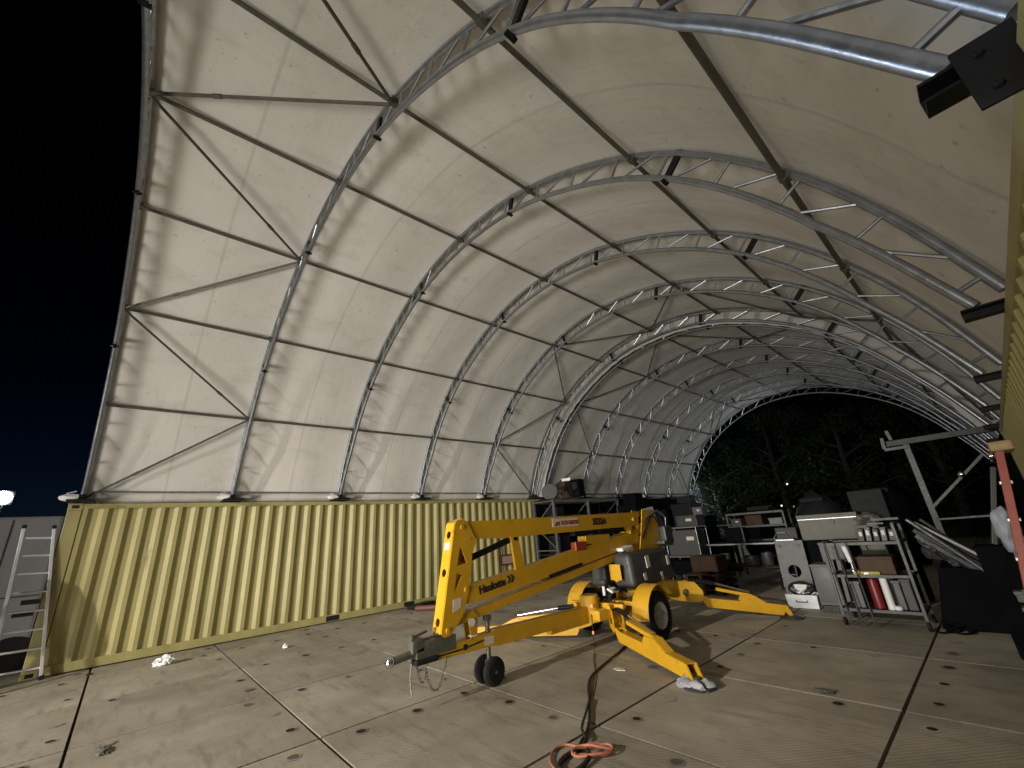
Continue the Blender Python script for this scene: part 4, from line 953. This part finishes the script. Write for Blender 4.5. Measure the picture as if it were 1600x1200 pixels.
# ------------------------------------------------------------------ clutter on the right
def clutter_right():
    # grey game board with a round hole, leaning back a little
    t = thing('holed_board', (-2.82, 9.2, 0), 'upright grey board with one round hole near the outrigger foot', 'board')
    def F(a, b, t_): return V((-2.82+a, 9.2+t_+.10*b, .02+b))
    m = MB(); m.add(*plate([(-.23, 0), (.23, 0), (.23, 1.02), (-.23, 1.02)], [circle((-.01, .50), .105, 24)], F, .03)); m.build('panel', 'pale_grey_paint', t)
    m = MB()
    for a in (-.20, .20): m.box(F(a, .5, .05), (.04, .07, .98), Matrix.Rotation(R(-5.7), 3, 'X'))
    m.build('frame', 'wood_brown', t)
    m = MB(); m.box(F(-.05, 1.03, 0), (.30, .05, .02)); m.build('edge_strip', 'aluminium', t)
    m = MB()
    for a in (-.16, .15): m.rod(F(a, .93, -.02), F(a, .93, -.035), .03, 12)
    m.build('bolt', 'grey_steel', t)
    t = thing('metal_bin', (-2.68, 8.85, 0), 'shiny low steel bin standing before the holed board', 'bin')
    m = MB(); P = []
    for z, k in ((.0, .94), (.2, 1.0), (.205, 1.03), (.205, .97), (.03, .9)):
        P.append([V((-2.68+.235*k*a, 8.85+.16*k*b, z+.01)) for a, b in ((-1, -1), (1, -1), (1, 1), (-1, 1), (-1, -1))])
    m.grid(P, smooth=False, flip=True); m.add([P[0][i] for i in range(4)], [(3, 2, 1, 0)]); m.add([P[-1][i] for i in range(4)], [(0, 1, 2, 3)]); m.build('tub', 'aluminium', t)
    m = MB(); m.tube([(-2.76, 8.68, .13), (-2.76, 8.655, .11), (-2.60, 8.655, .11), (-2.60, 8.68, .13)], .007, 6); m.build('handle', 'grey_steel', t)
    t = thing('steering_wheel', (-2.72, 8.9, .21), 'black ring with a white padded centre lying on the steel bin', 'wheel')
    c = V((-2.70, 8.88, .285)); M = Matrix.Rotation(R(52), 3, 'X')
    m = MB(); m.tube([c+M @ V((.185*math.cos(a), .115*math.sin(a), 0)) for a in [i*2*math.pi/32 for i in range(32)]], .02, 8, closed=True)
    for a in (0.3, 2.84, 4.7): m.rod(c, c+M @ V((.18*math.cos(a), .11*math.sin(a), 0)), .012, 8)
    m.build('ring', 'rubber', t)
    m = MB(); m.prism([(-.10, .055), (.10, .055), (.085, -.01), (.0, -.085), (-.085, -.01)], lambda a, b, q: c+M @ V((a, b, q)), .0, .03); m.build('pad', 'white_plastic', t)
    # beige chest on the pale cabinets
    def latch(t, c, M):
        m = MB(); m.box(c+V((0, -.31, .14)), (.9, .012, .012)); m.build('edge_strip', 'aluminium', t); m = MB(); m.box(c+V((.1, -.315, .08)), (.04, .02, .07), bev=.005); m.build('latch', 'grey_steel', t)  # the bright strip is a highlight built onto the chest's top edge
    crate_box('chest', (-2.16, 9.75, 1.24), (.92, .60, .44), 'beige_paint', 'large beige chest up on the pale cabinet behind the wire rack', 'chest', extra=latch)
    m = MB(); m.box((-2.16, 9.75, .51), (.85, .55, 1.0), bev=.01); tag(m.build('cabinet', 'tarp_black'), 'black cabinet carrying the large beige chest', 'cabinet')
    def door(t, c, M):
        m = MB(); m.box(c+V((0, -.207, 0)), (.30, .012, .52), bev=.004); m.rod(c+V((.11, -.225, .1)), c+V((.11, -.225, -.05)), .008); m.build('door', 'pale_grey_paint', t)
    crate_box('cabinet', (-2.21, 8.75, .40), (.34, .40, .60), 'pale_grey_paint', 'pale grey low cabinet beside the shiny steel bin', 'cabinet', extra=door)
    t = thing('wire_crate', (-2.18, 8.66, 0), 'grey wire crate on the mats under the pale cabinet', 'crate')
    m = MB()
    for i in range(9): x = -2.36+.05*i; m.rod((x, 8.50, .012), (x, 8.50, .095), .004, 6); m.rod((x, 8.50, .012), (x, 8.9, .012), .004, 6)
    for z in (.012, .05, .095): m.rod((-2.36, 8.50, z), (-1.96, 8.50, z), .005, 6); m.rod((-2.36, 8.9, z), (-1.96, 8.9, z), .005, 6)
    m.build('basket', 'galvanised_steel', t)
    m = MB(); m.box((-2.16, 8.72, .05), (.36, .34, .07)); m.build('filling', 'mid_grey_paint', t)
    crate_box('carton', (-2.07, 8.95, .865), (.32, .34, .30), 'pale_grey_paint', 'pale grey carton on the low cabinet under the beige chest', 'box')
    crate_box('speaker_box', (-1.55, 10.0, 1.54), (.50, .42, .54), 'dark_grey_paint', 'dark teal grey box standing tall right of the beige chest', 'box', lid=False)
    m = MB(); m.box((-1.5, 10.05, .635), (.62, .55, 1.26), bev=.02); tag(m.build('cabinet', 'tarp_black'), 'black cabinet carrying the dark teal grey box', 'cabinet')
    m = MB(); m.lump((-1.62, 9.55, 1.33), (.2, .16, .09), .4, 1.8, 3); m.box((-1.62, 9.56, .62), (.34, .3, 1.24), bev=.02)
    tag(m.build('cloth_bundle', 'beige_paint'), 'tan cloth bundle heaped on a post next to the beige chest', 'bundle')
    # wire rack on castors
    t = thing('wire_rack', (-1.47, 8.0, 0), 'open steel rack trolley full of odds and ends', 'rack trolley')
    xa, xb, ya, yb = -1.92, -1.05, 7.76, 8.32
    for x, y, h in ((xa, ya, 1.08), (xb, ya, 1.30), (xa, yb, 1.08), (xb, yb, 1.30)):
        m = MB(); m.box((x, y, h/2+.06), (.036, .036, h-.12), bev=.004); m.build('post', 'grey_steel', t)
        m = MB(); m.lathe([(.012, -.018), (.05, -.016), (.05, .016), (.012, .018)], (x, y, .052), (1, 0, 0), 16); m.build('castor', 'rubber', t)
    for z in (.20, .63, 1.05):
        m = MB()
        m.bar((xa, ya, z), (xb, ya, z), .025, .035); m.bar((xa, yb, z), (xb, yb, z), .025, .035); m.bar((xa, ya, z), (xa, yb, z), .025, .035); m.bar((xb, ya, z), (xb, yb, z), .025, .035)
        m.box(((xa+xb)/2, (ya+yb)/2, z-.005), (xb-xa, yb-ya, .012)); m.build('shelf', 'grey_steel', t)
    m = MB(); m.bar((xb, ya, 1.29), (xb, yb, 1.29), .03, .03); m.bar((xb-.28, yb, 1.34), (xb+.02, yb, 1.34), .03, .03); m.bar((xb-.28, ya+.1, 1.30), (xb-.1, ya+.1, 1.30), .02, .02)
    for x in (-1.72, -1.5, -1.28): m.rod((x, yb-.02, .2), (x, yb-.02, 1.05), .008, 8)
    m.build('top_rail', 'grey_steel', t)
    for k, (x, top) in enumerate(((-1.88, 1.07), (-1.76, 1.09), (-1.62, 1.08))):       # rods leaning in front of the rack
        m = MB(); m.rod((x+.04, 7.70, .03), (x, 7.74, top), .010, 8)
        tag(m.build('steel_rod', 'grey_steel'), ('thin steel rod leaning on the rack trolley, nearest the pale cabinet', 'thin steel rod leaning on the rack trolley between two others', 'thin steel rod leaning on the rack trolley, nearest the white tube')[k], 'rod', 'rods leaning on the rack trolley')
    def extinguisher():
        t = thing('fire_extinguisher', (-1.50, 7.93, .21), 'red fire extinguisher on the bottom shelf of the rack trolley', 'fire extinguisher')
        m = MB(); m.lathe([(.055, 0), (.065, .01), (.065, .33), (.05, .375), (.022, .39)], (-1.50, 7.90, .212), n=24); m.build('cylinder', 'red_paint', t)
        m = MB(); m.rod((-1.50, 7.90, .60), (-1.50, 7.90, .65), .02); m.box((-1.49, 7.89, .66), (.10, .025, .015)); m.build('valve', 'black_steel', t)
    extinguisher()
    t = thing('paper_roll', (-1.39, 7.92, .21), 'bright white roll standing beside the red extinguisher', 'roll')
    m = MB(); m.lathe([(.015, .0), (.042, .0), (.042, .40), (.015, .40)], (-1.37, 7.86, .212), n=24); m.build('tube', 'white_plastic', t)
    m = MB(); m.lathe([(.03, 0), (.045, .01), (.045, .05), (.03, .055)], (-1.30, 7.82, .212), n=20); m.build('end_cap', 'white_plastic', t)
    t = thing('paper_roll', (-1.68, 7.95, .64), 'white roll propped on the middle shelf above the extinguisher', 'roll')
    m = MB(); m.tube([(-1.70, 7.9, 1.03), (-1.66, 7.88, .80)], .035, 18); m.build('tube', 'white_plastic', t)
    m = MB(); m.lathe([(.02, 0), (.045, .015), (.045, .05), (.02, .06)], (-1.66, 7.86, .655), n=18); m.tube([(-1.66, 7.87, .80), (-1.66, 7.87, .70)], .018, 10); m.build('end_cap', 'chrome', t)
    crate_box('carton', (-1.40, 8.05, .755), (.40, .36, .23), 'cardboard', 'brown cardboard carton on the middle shelf of the rack trolley', 'box')
    m = MB(); m.box((-1.52, 7.84, .66), (.30, .05, .045), bev=.005); m.box((-1.52, 7.813, .66), (.05, .004, .02), mi=1); tag(m.build('spirit_level', ['olive_level', 'chrome']), 'olive yellow spirit level before the brown carton', 'level')
    for k in range(5):
        h = (.17, .19, .16, .18, .15)[k]
        t = thing('binder', (-1.45+.085*k, 8.02, 1.066), ('pale binder at the end nearest the beige chest', 'pale binder second in the row on the rack top', 'pale binder in the middle of the rack top row', 'pale binder fourth in the row on the rack top', 'pale binder at the end by the leaning bars')[k], 'binder', 'binders on the rack trolley top')
        m = MB(); m.box((-1.45+.085*k, 8.02, 1.067+h/2), (.062, .26, h), Matrix.Rotation(R(6), 3, 'Y'), bev=.006); m.build('cover', 'pale_grey_paint' if k % 2 else 'mid_grey_paint', t)
        m = MB(); m.box((-1.45+.085*k, 7.888, 1.067+h*.6), (.035, .004, h*.35)); m.build('spine_label', 'sign_white', t)
    for k, (x, w, h, pm, lb) in enumerate(((-1.70, .10, .34, 'pale_grey_paint', 'narrow pale panel on the bottom shelf left of the extinguisher'), (-1.25, .08, .36, 'grey_steel', 'narrow grey case next to the bright white roll'), (-1.15, .10, .38, 'mid_grey_paint', 'wider grey case at the bottom shelf end'))):
        crate_box('slim_case', (x, 8.02, .212+h/2), (w, .34, h), pm, lb, 'case', 'slim cases on the rack trolley')
    for k, (x, lb) in enumerate(((-2.02, 'tall white board edge leaning left of the rack trolley'), (-1.93, 'second white board edge leaning against the rack trolley'))):
        m = MB(); m.bar((x, 8.42, .12), (x+.02, 8.44, .78), .05, .30, up=(0, 1, 0), bev=.004)
        tag(m.build('white_board', 'pale_grey_paint'), lb, 'board', 'white boards behind the rack trolley')
    # gantry hoist
    t = thing('gantry_hoist', (-.8, 10.5, 0), 'dull steel gantry hoist with a diagonal brace in the dark corner', 'hoist')
    m = MB(); m.box((-.81, 10.5, 1.28), (.09, .09, 2.55), bev=.006); m.build('column', 'grey_steel', t)
    m = MB(); m.box((-.42, 10.5, 2.60), (1.30, .12, .10), bev=.006); m.box((-.42, 10.5, 2.56), (1.36, .18, .02)); m.build('beam', 'mid_grey_paint', t)
    m = MB(); m.bar((-1.12, 10.42, 2.52), (-1.10, 10.42, 2.72), .03, .05); m.bar((-1.12, 10.42, 2.5), (-.8, 10.42, 2.5), .04, .05); m.bar((-.98, 10.42, 2.66), (-1.0, 10.42, 2.84), .03, .05); m.build('end_bracket', 'pale_grey_paint', t)
    m = MB(); m.bar((-.80, 10.42, 1.42), (.06, 10.42, 2.2), .04, .04); m.build('brace', 'grey_steel', t)
    m = MB(); m.bar((-.80, 10.44, 1.23), (.06, 10.44, 1.25), .04, .03); m.build('cross_bar', 'grey_steel', t)
    m = MB(); m.box((-.6, 10.5, .05), (.9, .9, .08), bev=.01); m.build('base', 'black_steel', t)
    m = MB(); m.lump((-.28, 10.35, 1.92), (.04, .04, .05), .3, 2, 5, sub=2); m.build('hook', 'chrome', t)
    # bundle of bars sloping down to the container
    for k in range(7):
        sp = (0, .16, .05, .24, .11, .30, .02)[k]; sh = (0, .10, .22, .05, .30, .16, .38)[k]
        a = V((-.90+sh*.25, 7.86+.07*k, 1.33-sp)); b = V((-.22+sh*.12, 8.02+.09*k, .50+.10*(k % 3)-sp*.3))
        t = thing('steel_channel' if k % 2 else 'steel_pipe', tuple(a), ['outermost steel pipe', 'first steel channel', 'second steel pipe', 'second steel channel', 'third steel pipe', 'third steel channel', 'rearmost steel pipe'][k]+' of the sloping bundle above the black tarp', 'metal bar', 'sloping metal bars beside the rack trolley')
        m = MB()
        if k % 2: m.bar(a, b, .07, .012); m.bar(a+V((0, .032, .02)), b+V((0, .032, .02)), .008, .045); m.bar(a+V((0, -.032, .02)), b+V((0, -.032, .02)), .008, .045)
        else: m.tube([a, b], (.024, 0, .018, 0, .028, 0, .020)[k], 12)
        m.build('bar', ['galvanised_steel', 'grey_steel', 'aluminium'][k % 3], t)
    m = MB(); P = []
    for i in range(16):
        f = i/15; row = []
        for j in range(9):
            g = j/8; x = -.92+.58*f; z = 1.20-.46*f-g*(.30-.16*f)
            row.append(V((x+.05*noise.noise(V((f*5, g*4, 1))), 8.02+.10*noise.noise(V((f*7, g*3, 5))), z+.05*noise.noise(V((f*6, g*6, 8))))))
        P.append([p+V((0, .35, -.06)) for p in row])
    m.grid(P, smooth=False)
    tag(m.build('clear_sheet', 'grey_steel'), 'crumpled grey sheet hanging under the sloping bars', 'sheet')
    # tarp-covered heap
    m = MB(); P = []
    for i in range(36):
        row = []
        for j in range(30):
            x = -.96+1.32*i/35; y = 7.98+2.3*j/29; e = min(1, min(i, 35-i)/4, j/2.0, (29-j)/3)
            z = e*(.66+.18*noise.noise(V((x*1.6, y*1.3, 4)))+.05*noise.noise(V((x*6, y*6, 1))))
            row.append(V((x+.03*noise.noise(V((x*5, y*5, 7))), y+.03*noise.noise(V((x*4, y*4, 2))), z+.006)))
        P.append(row)
    m.grid(P, flip=True); tag(m.build('tarp_heap', 'tarp_black'), 'black tarpaulin over a heap on the mats below the red ladder', 'tarpaulin')
    m = MB()
    for x, y, z, s_ in ((-.86, 7.86, .03, .07), (-.80, 7.92, .07, .05), (-.70, 7.86, .03, .04)): m.lump((x, y, z), (s_, s_*.8, s_*.6), .5, 2, x*9, sub=2, squash=-.03)
    m.tube(curve_pts([(-1.0, 7.78, .012), (-.95, 7.7, .012), (-.85, 7.78, .012), (-.75, 7.74, .012), (-.66, 7.86, .012)]), .012, 6)
    tag(m.build('rag', 'tarp_black'), 'black rag and strap dropped at the foot of the rack trolley', 'rag')
    # red fibreglass ladder, white post and bag against the container
    t = thing('ladder', (.2, 5.6, 0), 'red fibreglass ladder leaning on the yellow container at the edge', 'ladder')
    for y0_, y1_ in ((5.15, 5.35), (5.72, 5.66)):
        m = MB(); m.bar((-.20, y0_, 0), (.13, y1_, 1.90), .085, .05, up=(1, 0, 0), bev=.004); r = m.build('rail', 'red_fibreglass', t)
        m = MB(); m.box((-.195, y0_, .02), (.05, .12, .04), bev=.008); m.build('rubber_foot', 'rubber', r)
    m = MB(); m.box((.15, 5.5, 1.93), (.14, .46, .08), bev=.02); m.build('top_cap', 'tan_plastic', t)
    for i in range(6):
        f = (i+.7)/6.6; m = MB(); m.box((-.20+.33*f, (5.15+.2*f+5.75-.09*f)/2, 1.9*f), (.075, .6-.29*f, .025), bev=.004); m.build('step', 'aluminium', t)
    m = MB(); m.box((-.058, 5.243, .95), (.002, .05, .35), Matrix.Rotation(R(10), 3, 'Y')); m.build('warning_label', 'letter_black', t)
    m = MB(); m.rod((.06, 5.3, 1.86), (.08, 5.3, 1.86), .02); m.build('bracket', 'chrome', t)
    m = MB(); m.bar((.07, 7.0, 1.84), (-.17, 6.95, 1.06), .036, .04, bev=.004); tag(m.build('white_post', 'pale_grey_paint'), 'narrow white post standing behind the red ladder', 'post')
    m = MB(); m.box((-.10, 7.0, .525), (.46, .34, 1.05), bev=.02); tag(m.build('locker', 'tarp_black'), 'black locker carrying the narrow white post behind the red ladder', 'locker')
    t = thing('hanging_bag', (-.05, 6.55, 1.0), 'bluish white plastic sack slumped behind the red ladder', 'sack')
    m = MB(); m.lump((-.03, 6.6, 1.22), (.09, .14, .20), .3, 1.6, 3); m.build('sack', 'tarp_blue_white', t)
    m = MB(); m.box((.0, 6.65, .50), (.22, .34, 1.0), bev=.02); tag(m.build('bin', 'tarp_black'), 'black bin under the bluish white sack', 'bin')
    for k, (y, z) in enumerate(((6.55, .62), (6.1, .55), (7.4, .86))):
        crate_box('carton', (-.12+.02*k, y, z), (.10, .12, .10), 'pale_grey_paint', ('small pale box by the red ladder nearest the steel bars', 'small pale box by the red ladder rail', 'small pale box under the white post')[k], 'box', 'small pale boxes by the red ladder')
        m = MB(); m.box((-.12+.02*k, y, (z-.05)/2), (.12, .14, z-.052)); tag(m.build('pedestal', 'tarp_black'), ('black block under the small box nearest the steel bars', 'black block under the small box by the ladder rail', 'black block under the small box by the white post')[k], 'block', 'blocks by the red ladder')
clutter_right()

# ------------------------------------------------------------------ beyond the far end: trees, a pale hut and distant lamps
def tree(x, y, h, cr, label, seed, n=2600):
    rnd = random.Random(seed)
    t = thing('tree', (x, y, 0), label, 'tree', 'trees beyond the far end')
    m = MB(); m.tube([(x, y, -.1), (x+.1, y, h*.2), (x-.1, y+.1, h*.42), (x, y, h*.7)], [.22, .18, .13, .05], 10)
    ends = []
    for i in range(9):
        a = i*2.4+rnd.random(); z0 = h*(.22+.05*i); l = cr*rnd.uniform(.6, 1.0)
        p = V((x+l*math.cos(a), y+l*math.sin(a), z0+l*.45)); m.tube([(x, y, z0), V((x, y, z0)).lerp(p, .5)+V((0, 0, .15)), p], [.07, .05, .02], 6); ends.append(p)
    m.build('trunk', 'bark', t)
    c = MB(); cl = []
    for i in range(46):
        a = rnd.uniform(0, 2*math.pi); zz = rnd.uniform(.12, 1.0); rr = cr*math.sqrt(rnd.random())*(1.05-.55*abs(zz-.45))
        cl.append((V((x+rr*math.cos(a), y+rr*math.sin(a), h*zz)), rnd.uniform(.45, .95)))
    cl += [(e, .7) for e in ends]
    for i in range(n):
        p, s = cl[rnd.randrange(len(cl))]
        d = V((rnd.gauss(0, 1), rnd.gauss(0, 1), rnd.gauss(0, .8))).normalized()*s*(rnd.random()**.45)
        q = p+d; u = V((rnd.gauss(0, 1), rnd.gauss(0, 1), rnd.gauss(0, .6))).normalized(); w = u.orthogonal().normalized(); k = rnd.uniform(.07, .15)
        c.add([q-u*k, q+w*k*.45, q+u*k, q-w*k*.45], [(0, 1, 2, 3)])
    c.build('crown', 'leaf', t)
tree(-11.2, 26.5, 7.2, 2.6, 'bushy tree lit green at its lower edge beside the arch end', 1, 4200)
tree(-8.2, 28.5, 9.0, 3.1, 'tall dark tree standing left of the distant lamps', 2, 3800)
tree(-4.6, 27.5, 8.6, 3.0, 'tall dark tree in the middle of the far opening', 3, 3600)
tree(-1.2, 28.0, 8.0, 3.0, 'dark tree behind the gantry hoist', 4, 3200)
tree(2.6, 27.0, 7.0, 2.8, 'dark tree at the far right beyond the shelter', 5, 2600)
t = thing('hut', (-16.5, 31.5, 0), 'pale flat roofed hut glimpsed beyond the far end of the shelter', 'hut')
m = MB(); m.box((-16.3, 31.5, 1.95), (5.2, 3.0, 4.1), bev=.03); b = m.build('wall', 'render_wall', t)
m = MB(); m.box((-16.3, 31.5, 4.06), (5.6, 3.4, .14), bev=.02); m.build('roof', 'mid_grey_paint', t)
m = MB(); m.box((-14.6, 29.985, 1.6), (.9, .05, 1.0), bev=.01); m.build('window', 'dark_grey_paint', b)
m = MB(); m.box((-15.9, 29.985, 1.05), (.9, .05, 2.05), bev=.01); m.build('door', 'dark_grey_paint', b)
for k, (x, z, r_, lb) in enumerate(((-12.4, 3.95, .09, 'upper distant lamp shining through the leaves'), (-11.42, 4.1, .06, 'faint upper distant lamp among the leaves'), (-13.35, 2.1, .08, 'lower distant lamp nearest the bushy tree'), (-11.35, 2.05, .09, 'lower distant lamp nearest the beige chest'), (-12.4, 1.9, .07, 'lower distant lamp between two others'))):
    t = thing('street_lamp', (x, 45, 0), lb, 'street lamp', 'distant lamps behind the trees')
    m = MB(); m.rod((x, 45.3, -.1), (x, 45.3, z+.1), .05, 8); m.build('pole', 'dark_grey_paint', t)
    m = MB(); m.lathe([(.03, -r_), (r_*.8, -r_*.6), (r_, 0), (r_*.8, r_*.6), (.03, r_)], (x, 45, z), n=14); m.build('lamp_head', 'street_lamp_glow', t)

# ------------------------------------------------------------------ light
def lamp(name, kind, loc, target, power, col, **kw):
    d = bpy.data.lights.new(name, kind); d.energy = power; d.color = col
    for k, v in kw.items(): setattr(d, k, v)
    o = bpy.data.objects.new(name, d); COL.objects.link(o); o.location = loc
    o.rotation_euler = (V(target)-V(loc)).to_track_quat('-Z', 'Y').to_euler()
    return o
lamp('work_flood', 'SPOT', (-4.15, -10.5, 5.0), (-6.15, 1.9, -0.2), 8300, (1.0, 0.945, 0.865), spot_size=R(57), spot_blend=0.8, shadow_soft_size=0.14)
lamp('yard_glow', 'AREA', (-3.0, -6.4, 0.9), (-7.0, 6.0, 3.6), 325, (1.0, 0.965, 0.905), shape='RECTANGLE', size=6.5, size_y=2.2, spread=R(80))
lamp('pole_flood', 'SPOT', (-19.9, -3.12, 3.72), (0.1, 2.3, 3.7), 3600, (0.66, 0.80, 1.0), spot_size=R(17), spot_blend=0.6, shadow_soft_size=0.2)
lamp('yard_lamp', 'SPOT', (-3.0, 24.6, 5.2), (-10.5, 17.0, 3.4), 450, (0.80, 0.90, 1.0), spot_size=R(90), spot_blend=0.7, shadow_soft_size=0.25)
lamp('hut_lamp', 'POINT', (-13.2, 25.4, 2.6), (0, 0, 0), 420, (0.75, 0.87, 1.0), shadow_soft_size=0.15)

w = bpy.data.worlds.new('World'); scene.world = w; w.use_nodes = True
nt = w.node_tree; bg = nt.nodes['Background']
sky = nt.nodes.new('ShaderNodeTexSky'); sky.sky_type = 'NISHITA'; sky.sun_disc = False
sky.sun_elevation = R(-7); sky.sun_rotation = R(-80); sky.altitude = 100
hs = nt.nodes.new('ShaderNodeMix'); hs.data_type = 'RGBA'; hs.blend_type = 'MULTIPLY'; hs.inputs['Factor'].default_value = 1
hs.inputs['B'].default_value = (0.18, 0.42, 1.0, 1)
nt.links.new(sky.outputs['Color'], hs.inputs['A']); nt.links.new(hs.outputs['Result'], bg.inputs['Color']); bg.inputs['Strength'].default_value = 0.55

# ------------------------------------------------------------------ camera
cam = bpy.data.cameras.new('Camera'); co = bpy.data.objects.new('Camera', cam); COL.objects.link(co)
p, y, r = R(19.933), R(47.355), R(-4.5117)
cy, sy, cp, sp = math.cos(y), math.sin(y), math.cos(p), math.sin(p)
f = V((-sy*cp, cy*cp, sp)); rt = V((cy, sy, 0)); up = rt.cross(f)
c, s = math.cos(r), math.sin(r); RR = rt*c+up*s; UU = -rt*s+up*c
M = Matrix((RR, UU, -f)).transposed().to_4x4(); M.translation = V((0, 0, 1.5496)); co.matrix_world = M
cam.sensor_width = 36; cam.lens = 36*641.03/1600; cam.clip_start = 0.02; cam.clip_end = 500
scene.camera = co
scene.view_settings.view_transform = 'Standard'; scene.view_settings.look = 'None'; scene.view_settings.gamma = 1
scene.view_settings.exposure = 0
